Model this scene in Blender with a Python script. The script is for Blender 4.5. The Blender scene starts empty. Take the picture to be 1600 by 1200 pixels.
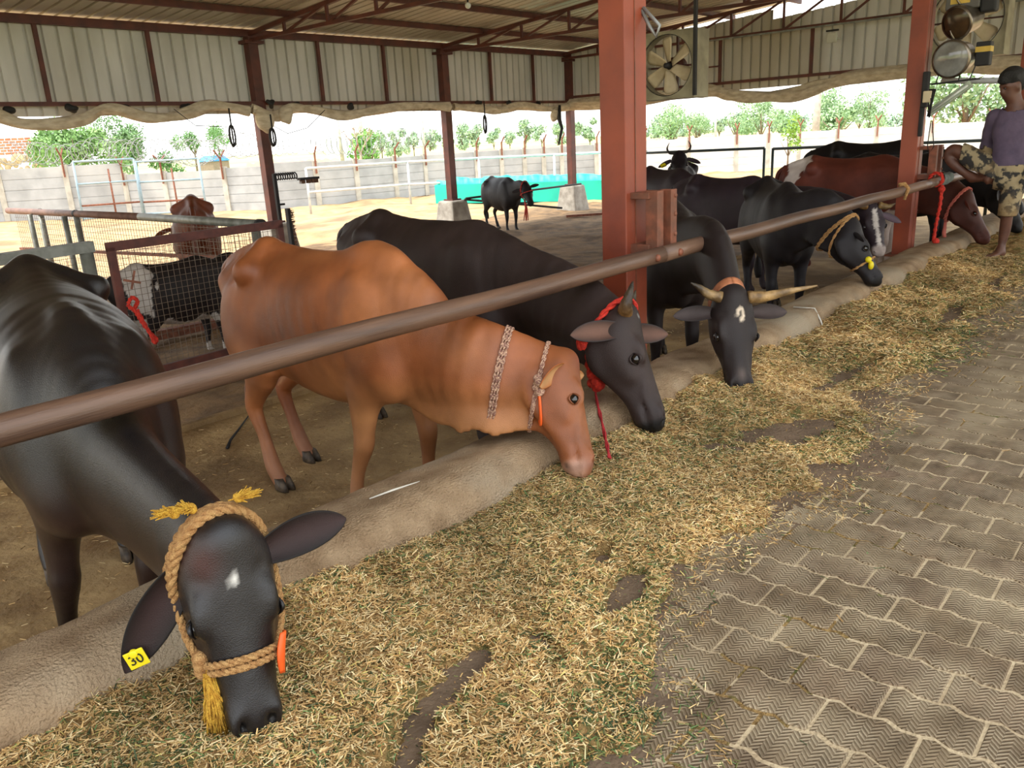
import bpy, math, random
import numpy as np
from mathutils import Vector, Matrix
from mathutils.bvhtree import BVHTree
random.seed(4); rng = np.random.default_rng(7)
C = bpy.context.scene.collection
sc = bpy.context.scene
PI = math.pi

# ------------------------------------------------------------------ camera
cam_data = bpy.data.cameras.new('camera'); cam = bpy.data.objects.new('camera', cam_data); C.objects.link(cam)
CAM_H, FPX, PITCH, ROLL, YAW = 1.42, 1257.4, math.radians(16.9), math.radians(3.1), math.radians(41.8)
fw = Vector((math.cos(YAW)*math.cos(PITCH), math.sin(YAW)*math.cos(PITCH), -math.sin(PITCH)))
rt = Vector((math.sin(YAW), -math.cos(YAW), 0)); up = rt.cross(fw)
r2 = rt*math.cos(ROLL)-up*math.sin(ROLL); u2 = up*math.cos(ROLL)+rt*math.sin(ROLL)
cam.matrix_world = Matrix(((r2.x, u2.x, -fw.x, 0), (r2.y, u2.y, -fw.y, 0), (r2.z, u2.z, -fw.z, CAM_H), (0, 0, 0, 1)))
cam_data.sensor_width = 36; cam_data.lens = FPX/1600*36; cam_data.clip_end = 2000
sc.camera = cam

# ------------------------------------------------------------------ sky, sun, exposure
w = bpy.data.worlds.new('world'); sc.world = w; w.use_nodes = True
nt = w.node_tree; nt.nodes.clear()
wo = nt.nodes.new('ShaderNodeOutputWorld'); bg = nt.nodes.new('ShaderNodeBackground')
tc = nt.nodes.new('ShaderNodeTexCoord'); sx = nt.nodes.new('ShaderNodeSeparateXYZ')
cr = nt.nodes.new('ShaderNodeValToRGB')
nt.links.new(tc.outputs['Generated'], sx.inputs[0]); nt.links.new(sx.outputs['Z'], cr.inputs[0])
cr.color_ramp.elements[0].position = 0.0; cr.color_ramp.elements[0].color = (.90, .895, .875, 1)
cr.color_ramp.elements[1].position = .6; cr.color_ramp.elements[1].color = (.80, .85, .90, 1)
nt.links.new(cr.outputs[0], bg.inputs[0]); bg.inputs[1].default_value = 1.45
nt.links.new(bg.outputs[0], wo.inputs[0])
sd = bpy.data.lights.new('sun', 'SUN'); sun = bpy.data.objects.new('sun', sd); C.objects.link(sun)
sun.rotation_euler = Vector((-.42, .30, .85)).to_track_quat('Z', 'Y').to_euler()
sd.energy = 2.6; sd.angle = math.radians(14); sd.color = (1, .95, .86)
vs = sc.view_settings; vs.view_transform = 'Standard'; vs.look = 'None'; vs.gamma = 1; vs.exposure = 1.15
vs.use_curve_mapping = False

# ------------------------------------------------------------------ noise
_perm = rng.random((64, 64, 64)).astype(np.float32)
def vnoise(p, s=1.0):
    q = np.asarray(p, np.float32)*s
    if q.shape[-1] == 2: q = np.concatenate([q, np.zeros(q.shape[:-1]+(1,), np.float32)], -1)
    i = np.floor(q).astype(int); f = q-i; f = f*f*(3-2*f); i &= 63; j = (i+1) & 63
    g = lambda a, b, c: _perm[a, b, c]
    x0, y0, z0 = i[..., 0], i[..., 1], i[..., 2]; x1, y1, z1 = j[..., 0], j[..., 1], j[..., 2]
    fx, fy, fz = f[..., 0], f[..., 1], f[..., 2]
    a = g(x0, y0, z0)*(1-fx)+g(x1, y0, z0)*fx; b = g(x0, y1, z0)*(1-fx)+g(x1, y1, z0)*fx
    c = g(x0, y0, z1)*(1-fx)+g(x1, y0, z1)*fx; d = g(x0, y1, z1)*(1-fx)+g(x1, y1, z1)*fx
    return ((a*(1-fy)+b*fy)*(1-fz)+(c*(1-fy)+d*fy)*fz)*2-1
def fbm(p, s=1.0, o=3):
    return sum(vnoise(p, s*2**k)/2**k for k in range(o))

# ------------------------------------------------------------------ materials
MATS = {}
def lin(c): return tuple(((x/255)/12.92 if x/255 <= .04045 else ((x/255+.055)/1.055)**2.4) for x in c)
def mat(name, col, col2=None, rough=.7, scale=8., bump=0., bscale=30., metal=0., coat=0., attr=False, detail=5., contrast=(.35, .65), stretch=(1, 1, 1), sheen=0., em=0., spec=.5, col3=None):
    if name in MATS: return MATS[name]
    m = bpy.data.materials.new(name); m.use_nodes = True; MATS[name] = m
    t = m.node_tree; n = t.nodes; L = t.links; bs = n['Principled BSDF']
    bs.inputs['Roughness'].default_value = rough; bs.inputs['Metallic'].default_value = metal
    bs.inputs['Coat Weight'].default_value = coat; bs.inputs['Coat Roughness'].default_value = .3; bs.inputs['Sheen Weight'].default_value = sheen
    bs.inputs['Specular IOR Level'].default_value = spec
    tcn = n.new('ShaderNodeTexCoord'); mp = n.new('ShaderNodeMapping'); mp.inputs['Scale'].default_value = stretch
    geo = n.new('ShaderNodeNewGeometry'); L.new(geo.outputs['Position'], mp.inputs[0])
    nz = n.new('ShaderNodeTexNoise'); nz.inputs['Scale'].default_value = scale; nz.inputs['Detail'].default_value = detail
    L.new(mp.outputs[0], nz.inputs['Vector'])
    rp = n.new('ShaderNodeMapRange'); rp.inputs['From Min'].default_value = contrast[0]; rp.inputs['From Max'].default_value = contrast[1]
    L.new(nz.outputs[0], rp.inputs[0])
    mx = n.new('ShaderNodeMix'); mx.data_type = 'RGBA'
    c1 = lin(col); c2 = lin(col2) if col2 else tuple(x*.8 for x in c1)
    mx.inputs['A'].default_value = (*c1, 1); mx.inputs['B'].default_value = (*c2, 1)
    L.new(rp.outputs[0], mx.inputs['Factor']); out = mx.outputs['Result']
    if attr:
        at = n.new('ShaderNodeAttribute'); at.attribute_name = 'Col'
        mm = n.new('ShaderNodeMix'); mm.data_type = 'RGBA'; mm.blend_type = 'MULTIPLY'; mm.inputs['Factor'].default_value = 1
        L.new(at.outputs['Color'], mm.inputs['A']); L.new(out, mm.inputs['B']); out = mm.outputs['Result']
    if col3:
        n3 = n.new('ShaderNodeTexNoise'); n3.inputs['Scale'].default_value = scale*.23; n3.inputs['Detail'].default_value = 4
        L.new(mp.outputs[0], n3.inputs['Vector'])
        r3 = n.new('ShaderNodeMapRange'); r3.inputs['From Min'].default_value = .5; r3.inputs['From Max'].default_value = .68
        L.new(n3.outputs[0], r3.inputs[0]); m3 = n.new('ShaderNodeMix'); m3.data_type = 'RGBA'
        L.new(r3.outputs[0], m3.inputs['Factor']); L.new(out, m3.inputs['A']); m3.inputs['B'].default_value = (*lin(col3), 1); out = m3.outputs['Result']
    L.new(out, bs.inputs['Base Color'])
    if bump:
        nb = n.new('ShaderNodeTexNoise'); nb.inputs['Scale'].default_value = bscale; nb.inputs['Detail'].default_value = 6
        L.new(mp.outputs[0], nb.inputs['Vector'])
        bp = n.new('ShaderNodeBump'); bp.inputs['Strength'].default_value = bump; bp.inputs['Distance'].default_value = .02
        L.new(nb.outputs[0], bp.inputs['Height']); L.new(bp.outputs[0], bs.inputs['Normal'])
    if em:
        L.new(out, bs.inputs['Emission Color']); bs.inputs['Emission Strength'].default_value = em
    return m

# ------------------------------------------------------------------ mesh helpers
class MB:
    def __init__(s): s.v = []; s.f = []; s.sm = []
    def add(s, vs_, fs, smooth=False):
        o = len(s.v); s.v.extend([tuple(map(float, v)) for v in vs_]); s.f.extend([tuple(i+o for i in f) for f in fs]); s.sm.extend([smooth]*len(fs)); return s
    def box(s, c, size, rz=0, axes=None, taper=1.0):
        hx, hy, hz = [d/2 for d in size]; pts = []
        for k in range(8):
            sx_, sy_, sz_ = (1 if k & 1 else -1), (1 if k & 2 else -1), (1 if k & 4 else -1)
            t = taper if sz_ > 0 else 1
            pts.append(Vector((hx*sx_*t, hy*sy_*t, hz*sz_)))
        if axes: M = Matrix(axes).transposed(); pts = [M @ p for p in pts]
        elif rz: M = Matrix.Rotation(rz, 3, 'Z'); pts = [M @ p for p in pts]
        pts = [p+Vector(c) for p in pts]
        return s.add(pts, [(0, 2, 3, 1), (4, 5, 7, 6), (0, 1, 5, 4), (2, 6, 7, 3), (0, 4, 6, 2), (1, 3, 7, 5)])
    def bar(s, a, b, w_=.05, h=None, upv=(0, 0, 1)):
        a = Vector(a); b = Vector(b); d = (b-a); l = d.length; d.normalize(); u = Vector(upv)
        if abs(d.dot(u)) > .98: u = Vector((1, 0, 0))
        y = u.cross(d).normalized(); z = d.cross(y)
        return s.box((a+b)/2, (l, w_, h or w_), axes=(d, y, z))
    def tube(s, pts, r, n=8, cap=True, smooth=True):
        pts = [Vector(p) for p in pts]; m = len(pts); R = r if hasattr(r, '__len__') else [r]*m
        prev = None; V = []
        for i, p in enumerate(pts):
            t = (pts[min(i+1, m-1)]-pts[max(i-1, 0)]).normalized()
            if prev is None:
                a = Vector((0, 0, 1)) if abs(t.z) < .9 else Vector((1, 0, 0)); x = a.cross(t).normalized()
            else: x = (prev-t*prev.dot(t)).normalized()
            prev = x; y = t.cross(x)
            for k in range(n):
                an = 2*PI*k/n; V.append(p+(x*math.cos(an)+y*math.sin(an))*R[i])
        F = [(i*n+k, i*n+(k+1) % n, (i+1)*n+(k+1) % n, (i+1)*n+k) for i in range(m-1) for k in range(n)]
        if cap: F += [tuple(range(n-1, -1, -1)), tuple((m-1)*n+k for k in range(n))]
        return s.add(V, F, smooth)
    def grid(s, P, smooth=True, flip=False):   # P: (a,b,3)
        a, b = P.shape[:2]; V = P.reshape(-1, 3)
        F = [(i*b+j, (i+1)*b+j, (i+1)*b+j+1, i*b+j+1) for i in range(a-1) for j in range(b-1)]
        if flip: F = [f[::-1] for f in F]
        return s.add(V, F, smooth)
    def lathe(s, prof, c, ax=(0, 0, 1), n=24, smooth=True):
        ax = Vector(ax).normalized(); a = Vector((0, 0, 1)) if abs(ax.z) < .9 else Vector((1, 0, 0))
        x = a.cross(ax).normalized(); y = ax.cross(x); V = []
        for (r, h) in prof:
            for k in range(n):
                an = 2*PI*k/n; V.append(Vector(c)+ax*h+(x*math.cos(an)+y*math.sin(an))*r)
        m = len(prof); F = [(i*n+k, i*n+(k+1) % n, (i+1)*n+(k+1) % n, (i+1)*n+k) for i in range(m-1) for k in range(n)]
        return s.add(V, F, smooth)
    def ball(s, c, r, n=10, sc3=(1, 1, 1), axes=None):
        V = []; F = []
        for i in range(n+1):
            for k in range(2*n):
                t = PI*i/n; p = 2*PI*k/(2*n)
                q = Vector((math.sin(t)*math.cos(p)*sc3[0], math.sin(t)*math.sin(p)*sc3[1], math.cos(t)*sc3[2]))*r
                if axes: q = axes[0]*q.x+axes[1]*q.y+axes[2]*q.z
                V.append(Vector(c)+q)
        F = [(i*2*n+k, (i+1)*2*n+k, (i+1)*2*n+(k+1) % (2*n), i*2*n+(k+1) % (2*n)) for i in range(n) for k in range(2*n)]
        return s.add(V, F, True)
    def build(s, name, m, parent=None, loc=None, bevel=0, **tags):
        me = bpy.data.meshes.new(name); me.from_pydata(s.v, [], s.f)
        me.polygons.foreach_set('use_smooth', s.sm); me.update()
        return link(name, me, m, parent, loc, bevel, **tags)
def link(name, me, m, parent=None, loc=None, bevel=0, **tags):
    o = bpy.data.objects.new(name, me); C.objects.link(o)
    if m is not None and not me.materials: me.materials.append(m)
    if parent: o.parent = parent
    if loc is not None: o.location = loc
    if bevel:
        b = o.modifiers.new('bevel', 'BEVEL'); b.width = bevel; b.segments = 2; b.limit_method = 'ANGLE'
    for k, v in tags.items(): o[k] = v
    return o
def npmesh(name, V, F, cols=None, smooth=True):
    me = bpy.data.meshes.new(name); V = np.asarray(V, np.float32); F = np.asarray(F, np.int32); k = F.shape[1]
    me.vertices.add(len(V)); me.vertices.foreach_set('co', V.ravel())
    me.loops.add(F.size); me.loops.foreach_set('vertex_index', F.ravel())
    me.polygons.add(len(F)); me.polygons.foreach_set('loop_start', np.arange(0, F.size, k, dtype=np.int32))
    me.polygons.foreach_set('loop_total', np.full(len(F), k, np.int32))
    me.polygons.foreach_set('use_smooth', np.full(len(F), smooth))
    if cols is not None:
        a = me.color_attributes.new('Col', 'FLOAT_COLOR', 'POINT')
        a.data.foreach_set('color', np.concatenate([cols, np.ones((len(V), 1))], 1).astype(np.float32).ravel())
    me.update(calc_edges=True); me.validate(); return me
def empty(name, loc=(0, 0, 0), rz=0, **tags):
    o = bpy.data.objects.new(name, None); C.objects.link(o); o.location = loc; o.rotation_euler = (0, 0, rz); o.empty_display_size = .1
    for k, v in tags.items(): o[k] = v
    return o
def copy_tree(o, parent=None):
    c = o.copy(); C.objects.link(c); c.parent = parent
    for ch in list(o.children): copy_tree(ch, c)
    return c
def T(label, category, group=None):
    d = dict(label=label, category=category)
    if group: d['group'] = group
    return d
# ------------------------------------------------------------------ organic surfaces: smooth unions sampled on a grid, meshed with surface nets
def nrm(v): v = np.asarray(v, float); return v/np.linalg.norm(v)
def catmull(P, n):
    P = np.asarray(P, float)
    if len(P) == 2: t = np.linspace(0, 1, n+1)[:, None]; return P[0]*(1-t)+P[1]*t
    Q = np.vstack([2*P[0]-P[1], P, 2*P[-1]-P[-2]]); out = []
    for i in range(1, len(Q)-2):
        for k in range(n):
            t = k/n; a, b, c, d = Q[i-1], Q[i], Q[i+1], Q[i+2]
            out.append(.5*(2*b+(c-a)*t+(2*a-5*b+4*c-d)*t*t+(3*b-3*c+d-a)*t**3))
    out.append(P[-1]); return np.array(out)
class Field:
    def __init__(s, lo, hi, h):
        s.h = h; s.lo = np.array(lo, float); s.n = np.ceil((np.array(hi)-s.lo)/h).astype(int)+1
        s.G = {}; s.ax = [(s.lo[i]+h*np.arange(s.n[i])).astype(np.float32) for i in range(3)]
    def box(s, lo, hi, SL=None):
        a = np.clip(np.floor((np.array(lo)-s.lo)/s.h).astype(int), 0, s.n); b = np.clip(np.ceil((np.array(hi)-s.lo)/s.h).astype(int)+1, 0, s.n)
        if SL is not None: a = np.maximum(a, [x.start for x in SL]); b = np.minimum(b, [x.stop for x in SL])
        sl = tuple(slice(x, y) for x, y in zip(a, b))
        return sl, s.ax[0][sl[0]][:, None, None], s.ax[1][sl[1]][None, :, None], s.ax[2][sl[2]][None, None, :]
    def grp(s, g):
        if g not in s.G: s.G[g] = np.zeros(s.n, np.float32)
        return s.G[g]
    def tube(s, ctrl, lat=(0, 1, 0), g='b', k=38., sub=3, lats=None):
        """ctrl rows: x,y,z,a(lateral),b(other)"""
        Pn = catmull(ctrl, sub); L = catmull(lats, sub) if lats is not None else np.tile(np.array(lat, float), (len(Pn), 1))
        pad = 4.5/k; rm = Pn[:, 3:5].max(1)
        lo = (Pn[:, :3]-rm[:, None]).min(0)-pad; hi = (Pn[:, :3]+rm[:, None]).max(0)+pad
        SL, *_ = s.box(lo, hi); shape = tuple(x.stop-x.start for x in SL)
        if 0 in shape: return
        D = np.full(shape, 9., np.float32)
        for i in range(len(Pn)-1):
            p, q = Pn[i, :3], Pn[i+1, :3]; t = q-p; ln = np.linalg.norm(t)
            if ln < 1e-6: continue
            e = t/ln; l = L[i]+L[i+1]; l = l-e*(l@e); l /= np.linalg.norm(l)+1e-9; v = np.cross(e, l)
            r = max(Pn[i, 3:5].max(), Pn[i+1, 3:5].max())+pad
            sl, X, Y, Z = s.box(np.minimum(p, q)-r, np.maximum(p, q)+r, SL)
            if any(x.stop <= x.start for x in sl): continue
            X = X-p[0]; Y = Y-p[1]; Z = Z-p[2]
            w_ = X*e[0]+Y*e[1]+Z*e[2]; tt = np.clip(w_/ln, 0, 1)
            a = Pn[i, 3]*(1-tt)+Pn[i+1, 3]*tt; b = Pn[i, 4]*(1-tt)+Pn[i+1, 4]*tt; c = np.minimum(a, b)
            u = X*l[0]+Y*l[1]+Z*l[2]; vv = X*v[0]+Y*v[1]+Z*v[2]; w_ = w_-tt*ln
            k0 = np.sqrt((u/a)**2+(vv/b)**2+(w_/c)**2)+1e-6; k1 = np.sqrt((u/a**2)**2+(vv/b**2)**2+(w_/c**2)**2)+1e-6
            d = k0*(k0-1)/k1
            ds = tuple(slice(x.start-y.start, x.stop-y.start) for x, y in zip(sl, SL))
            D[ds] = np.minimum(D[ds], d)
        s.grp(g)[SL] += np.exp(-k*np.maximum(D, -.5))*(D < pad)
        s.K = getattr(s, 'K', {}); s.K[g] = k
    def ell(s, c, r, g='b', k=38., axes=None):
        c = np.array(c, float); rm = max(r)+4.5/k; sl, X, Y, Z = s.box(c-rm, c+rm)
        if any(x.stop <= x.start for x in sl): return
        X = X-c[0]; Y = Y-c[1]; Z = Z-c[2]; A = np.eye(3) if axes is None else np.array([nrm(a) for a in axes])
        u = [X*A[i][0]+Y*A[i][1]+Z*A[i][2] for i in range(3)]
        k0 = np.sqrt(sum((u[i]/r[i])**2 for i in range(3)))+1e-6; k1 = np.sqrt(sum((u[i]/r[i]**2)**2 for i in range(3)))+1e-6
        s.grp(g)[sl] += np.exp(-k*np.maximum(k0*(k0-1)/k1, -.5))
        s.K = getattr(s, 'K', {}); s.K[g] = k
    def dent(s, c, r, amt, axes=None):
        s.dents = getattr(s, 'dents', []); s.dents.append((np.array(c, float), r, amt, axes))
    def mesh(s, kfin=45.):
        E = 0
        for g, A in s.G.items():
            d = -np.log(np.maximum(A, 1e-9))/s.K[g]; E = E+np.exp(-kfin*np.maximum(d, -.6))
        F = -np.log(np.maximum(E, 1e-12))/kfin
        for c, r, amt, axes in getattr(s, 'dents', []):
            r = np.array(r if hasattr(r, '__len__') else (r, r, r), float); sl, X, Y, Z = s.box(c-2.5*r.max(), c+2.5*r.max())
            if any(x.stop <= x.start for x in sl): continue
            X = X-c[0]; Y = Y-c[1]; Z = Z-c[2]; A = np.eye(3) if axes is None else np.array([nrm(a) for a in axes])
            q = sum(((X*A[i][0]+Y*A[i][1]+Z*A[i][2])/r[i])**2 for i in range(3)); F[sl] += amt*np.exp(-q)
        F[[0, -1]] = 1; F[:, [0, -1]] = 1; F[:, :, [0, -1]] = 1
        S = F < 0; nx, ny, nz_ = F.shape
        cnt = np.zeros((nx-1, ny-1, nz_-1), np.int8)
        offs = [(i, j, k) for i in (0, 1) for j in (0, 1) for k in (0, 1)]
        for (i, j, k) in offs: cnt += S[i:nx-1+i, j:ny-1+j, k:nz_-1+k]
        act = (cnt > 0) & (cnt < 8); idx = np.argwhere(act); ID = np.full(act.shape, -1, np.int32); ID[act] = np.arange(len(idx))
        val = {o: F[idx[:, 0]+o[0], idx[:, 1]+o[1], idx[:, 2]+o[2]] for o in offs}
        P = np.zeros((len(idx), 3)); W = np.zeros(len(idx))
        for a in offs:
            for ax in range(3):
                if a[ax] == 0:
                    b = list(a); b[ax] = 1; b = tuple(b); m = (val[a] < 0) != (val[b] < 0)
                    t = val[a][m]/(val[a][m]-val[b][m]); p = np.tile(np.array(a, float), (m.sum(), 1)); p[:, ax] += t
                    P[m] += p; W[m] += 1
        V = s.lo+(idx+P/W[:, None])*s.h
        Q = []
        for ax in range(3):
            sl0 = [slice(None)]*3; sl1 = [slice(None)]*3; sl0[ax] = slice(0, -1); sl1[ax] = slice(1, None)
            a, b = S[tuple(sl0)], S[tuple(sl1)]; e = np.argwhere(a != b); inside = a[tuple(e.T)]
            o1, o2 = [x for x in range(3) if x != ax]
            ok = (e[:, o1] > 0) & (e[:, o2] > 0) & (e[:, o1] < act.shape[o1]) & (e[:, o2] < act.shape[o2]); e = e[ok]; inside = inside[ok]
            c = []
            for (d1, d2) in ((1, 1), (0, 1), (0, 0), (1, 0)):
                f = e.copy(); f[:, o1] -= d1; f[:, o2] -= d2; c.append(ID[f[:, 0], f[:, 1], f[:, 2]])
            q = np.stack(c, 1); flip = inside if ax != 1 else ~inside
            q[~flip] = q[~flip][:, ::-1]; Q.append(q)
        Q = np.vstack(Q); Q = Q[(Q >= 0).all(1)]
        # light laplacian smoothing
        for _ in range(1):
            ia = np.concatenate([Q[:, i] for i in range(4)]*2); ib = np.concatenate([Q[:, (i+1) % 4] for i in range(4)]+[Q[:, i-1] for i in range(4)])
            n = np.bincount(ia, minlength=len(V)); A = np.stack([np.bincount(ia, V[ib, k], minlength=len(V)) for k in range(3)], 1)
            V = V*.45+.55*A/np.maximum(n, 1)[:, None]
        return V, Q
# ------------------------------------------------------------------ cattle
M_EYE = mat('eye_dark', (18, 14, 13), rough=.08, spec=.8)
M_HOOF = mat('hoof_horn', (96, 82, 66), (52, 44, 38), rough=.6, scale=30, bump=.3)
M_TAG = mat('ear_tag_yellow', (232, 214, 30), (220, 200, 20), rough=.45)
M_INK = mat('black_ink', (25, 22, 20), rough=.6)
M_HORN = mat('horn', (205, 185, 150), (120, 104, 84), rough=.5, scale=14, bump=.5, attr=True)
def hide(name, rough=.5, coat=.0, bump=.22, sheen=0., spec=.5):
    return mat(name, (255, 255, 255), (188, 184, 180), rough=rough, scale=5, bump=bump, bscale=330, coat=coat, attr=True, sheen=sheen, contrast=(.3, .75), spec=spec)
H_GLOSS = hide('glossy_hide', .34, spec=.45, coat=.22); H_FUR = hide('matte_hide', .55, spec=.35); H_RED = hide('satin_hide', .46)

def cow(label, loc, heading, s=1., head=None, col=(24, 20, 20), paint=None, hm=None, res=.016, bony=.5, hump=.0, belly=.0, dewlap=.08,
        ears=((0, -.35, -.1), (0, -.35, -.1)), earlen=.20, horns=None, tags=None, feet=None, drop=0., earsw=None, earw=.21, tagx=None, earfwd=None, wide=1., earcol=None, tail=True, udder=False, stretch=1., tilt=0., neckmid=None, cat='cow', name='cow', group=None, legs=True, zfix=-.35, dwav=0.):
    root = empty(name, (loc[0], loc[1], zfix), heading, **T(label, cat, group))
    ch, sh = math.cos(heading), math.sin(heading)
    def W2L(p, vec=False):
        x, y, z = p
        if not vec: x -= loc[0]; y -= loc[1]; z -= zfix
        return np.array([x*ch+y*sh, -x*sh+y*ch, z])
    P, Mz, N = head; P = W2L(P); Mz = W2L(Mz); N = W2L(N, True)
    u = Mz-P; HL = np.linalg.norm(u); u /= HL; n = N-u*(N@u); n /= np.linalg.norm(n); l = np.cross(n, u)
    hs = HL/.5
    sx_ = s*stretch
    zt = lambda x: tilt*x
    def p(x, y, z): return [x*sx_, y*s, z*s+zt(x*sx_)*max(0, min(1, (z-.35)/.5))]
    lo = np.array([-.92*sx_, -.42*s, -.03]); hi = np.array([.80*sx_, .42*s, 1.48*s+abs(tilt)])
    for q in (P, Mz): lo = np.minimum(lo, q-.26*hs); hi = np.maximum(hi, q+.26*hs)
    lo[2] = max(lo[2], -.03)
    fd = Field(lo, hi, res)
    fx_ = fd
    B = belly
    R = lambda x, y, z, a, b: p(x, y, z)+[a*s, b*s]
    # trunk
    W = wide
    fd.tube([R(-.76, 0, 1.08, .09, .12), R(-.62, 0, 1.03, .17*W, .22), R(-.42, 0, .97, .225*W, .30+B*.3), R(-.18, 0, .92, .25*W, .355+B*.6),
             R(.08, 0, .90, .265*W, .375+B), R(.32, 0, .92, .23*W, .36), R(.52, 0, .96, .17, .30), R(.64, 0, .97, .12, .22)], k=45)
    # spine, hooks, pins
    fd.tube([R(-.78, 0, 1.20, .025, .03), R(-.62, 0, 1.255, .035, .035), R(-.42, 0, 1.285, .04, .04), R(-.1, 0, 1.245, .04, .035), R(.15, 0, 1.255, .04, .035), R(.36, 0, 1.275+hump*.4, .045, .045+hump*.4), R(.55, 0, 1.17, .04, .04)], k=40)
    for y in (1, -1):
        fd.ell(p(-.40, y*.195*W, 1.185), [.075*s, .05*s, .055*s], k=30)
        fd.tube([R(-.40, y*.19, 1.19, .045, .04), R(-.43, y*.11, 1.245, .045, .04), R(-.45, 0, 1.28, .04, .035)], lat=(1, 0, 0), k=40)
        fd.ell(p(-.70, y*.10, 1.11), [.05*s, .04*s, .04*s], k=35)
        fd.ell(p(-.50, y*.155, .86), [.20*s, .10*s, .27*s], k=40)
        fd.ell(p(.41, y*.135*W, .95), [.13*s, .070*s, .27*s], k=40, axes=[(1, 0, .25), (0, 1, 0), (-.25, 0, 1)])
        fd.ell(p(.50, y*.13, .78), [.11*s, .08*s, .15*s], k=40)
        fd.dent(p(-.27, y*.30, 1.13), [.12*s, .12*s, .13*s], .035*bony*s)
        fd.dent(p(-.55, y*.22, 1.20), [.10*s, .08*s, .09*s], .03*bony*s)
        fd.dent(p(.24, y*.28, 1.10), [.07*s, .09*s, .20*s], .018*bony*s)
        for k_ in range(5): fd.dent(p(.16-.085*k_, y*.30, .95), [.018*s, .12*s, .22*s], .006*bony*s, axes=[(1, 0, .35), (0, 1, 0), (-.35, 0, 1)])
    if hump: fd.ell(p(.36, 0, 1.26), [.17*s, .06*s, (.04+hump)*s], k=34)
    if udder: fd.ell(p(-.42, 0, .60), [.17*s, .13*s, .12*s], k=34)
    # legs
    F0 = {'hr': (-.52, -.15), 'hl': (-.52, .15), 'fr': (.42, -.13), 'fl': (.42, .13)}
    FT = dict(F0)
    if feet: FT.update({k_: tuple(np.array(v)/1.) for k_, v in feet.items()})
    if legs:
        for k_, (fx, fy) in FT.items():
            y = 1 if k_[1] == 'l' else -1; sh_ = fx-F0[k_][0]; shy = fy-F0[k_][1]
            if k_[0] == 'h':
                fd.tube([R(-.48, y*.155, .84, .09, .17), R(-.44+sh_*.3, y*.165+shy*.3, .68, .075, .125), R(-.56+sh_*.6, y*.15+shy*.6, .53, .055, .070), R(-.645+sh_*.8, y*.14+shy*.8, .43, .042, .056), R(-.60+sh_*.9, y*.14+shy*.9, .28, .032, .037), R(fx-.03, fy, .12, .042, .045), R(fx+.02, fy, .04, .040, .046)], k=60)
            else:
                fd.tube([R(.43, y*.135, .80, .085, .14), R(.42+sh_*.4, y*.135+shy*.3, .64, .068, .098), R(.43+sh_*.6, y*.13+shy*.6, .46, .050, .060), R(.44+sh_*.7, y*.13+shy*.7, .38, .050, .052), R(.425+sh_*.9, y*.13+shy*.9, .24, .033, .036), R(fx, fy, .11, .036, .038), R(fx+.04, fy, .04, .040, .046)], k=60)
    # neck
    Pb = P+u*.075*hs-n*.105*hs
    c0 = np.array(p(.34, 0, 1.02)); c1 = np.array(p(.60, 0, 1.0-drop)); 
    mid = (c1+Pb)/2+np.array([0.02, 0, .05*s]) if neckmid is None else W2L(neckmid)
    y0 = np.array([0, 1., 0])
    ncv = [list(c0)+[.14*s, .27*s], list(c1)+[.12*s, .225*s], list(mid)+[.10*s, .19*s], list(Pb*.72+mid*.28)+[.086*s, .15*s], list(Pb)+[.076*hs, .105*hs]]
    nl = [y0, y0*.9+l*.1, y0*.5+l*.5, y0*.2+l*.8, l]
    fd.tube(ncv, lats=nl, k=45, sub=4)
    # dewlap
    if dewlap:
        D = catmull(ncv, 4); LL = catmull(nl, 4); pts = []; lt = []
        for i in range(3, len(D)-2):
            e = D[min(i+1, len(D)-1), :3]-D[i-1, :3]; e /= np.linalg.norm(e); v = np.cross(e, LL[i]); v /= np.linalg.norm(v)
            if v[2] > 0: v = -v
            t = i/(len(D)-1); amp = math.sin(PI*min(1, max(0, (t-.12)/.85)))**.6
            wv = (1+dwav*math.sin(i*2.6)) if dwav else 1
            pts.append(list(D[i, :3]+v*(D[i, 4]+dewlap*.35*amp*s))+[.016*s+.012*(1-t), dewlap*amp*s*.75*wv+.01]); lt.append(LL[i])
        fd.tube(pts, lats=lt, k=50, sub=3)
        fd.ell(p(.56, 0, .70), [.10*s, .06*s, .09*s], k=40)
    # head
    def H(t, w_, a, b, lat=0.): q = P+u*t*HL-n*w_*hs+l*lat*hs; return list(q)+[a*hs, b*hs]
    kh = 75
    fd.tube([H(.02, .080, .075, .060), H(.12, .105, .110, .092), H(.27, .118, .116, .112), H(.42, .112, .108, .104), H(.58, .092, .074, .084), H(.76, .076, .062, .068), H(.90, .072, .070, .064), H(.975, .070, .058, .048)], lat=l, g='h', k=kh, sub=4)
    fd.ell(H(.0, .045, 0, 0)[:3], [.06*hs, .05*hs, .045*hs], g='h', k=50, axes=[l, u, n])
    for y in (1, -1):
        fd.tube([H(.14, .195, .026, .055, y*.066), H(.34, .215, .026, .055, y*.060), H(.52, .175, .024, .040, y*.044), H(.75, .125, .026, .03, y*.026), H(.93, .115, .034, .022, y*.014)], lat=l, g='h', k=60)
        fd.ell(H(.36, .038, 0, 0, y*.088)[:3], [.05*hs, .018*hs, .022*hs], g='h', k=70, axes=[u, l, n])
        fd.ell(H(.49, .100, 0, 0, y*.076)[:3], [.05*hs, .022*hs, .03*hs], g='h', k=80, axes=[u, l, n])
        fd.dent(H(.415, .066, 0, 0, y*.120)[:3], [.034*hs, .022*hs, .020*hs], .016*hs, axes=[u, l, n])
        fd.dent(H(.52, .07, 0, 0, y*.085)[:3], [.05*hs, .03*hs, .03*hs], .008*hs, axes=[u, l, n])
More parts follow.
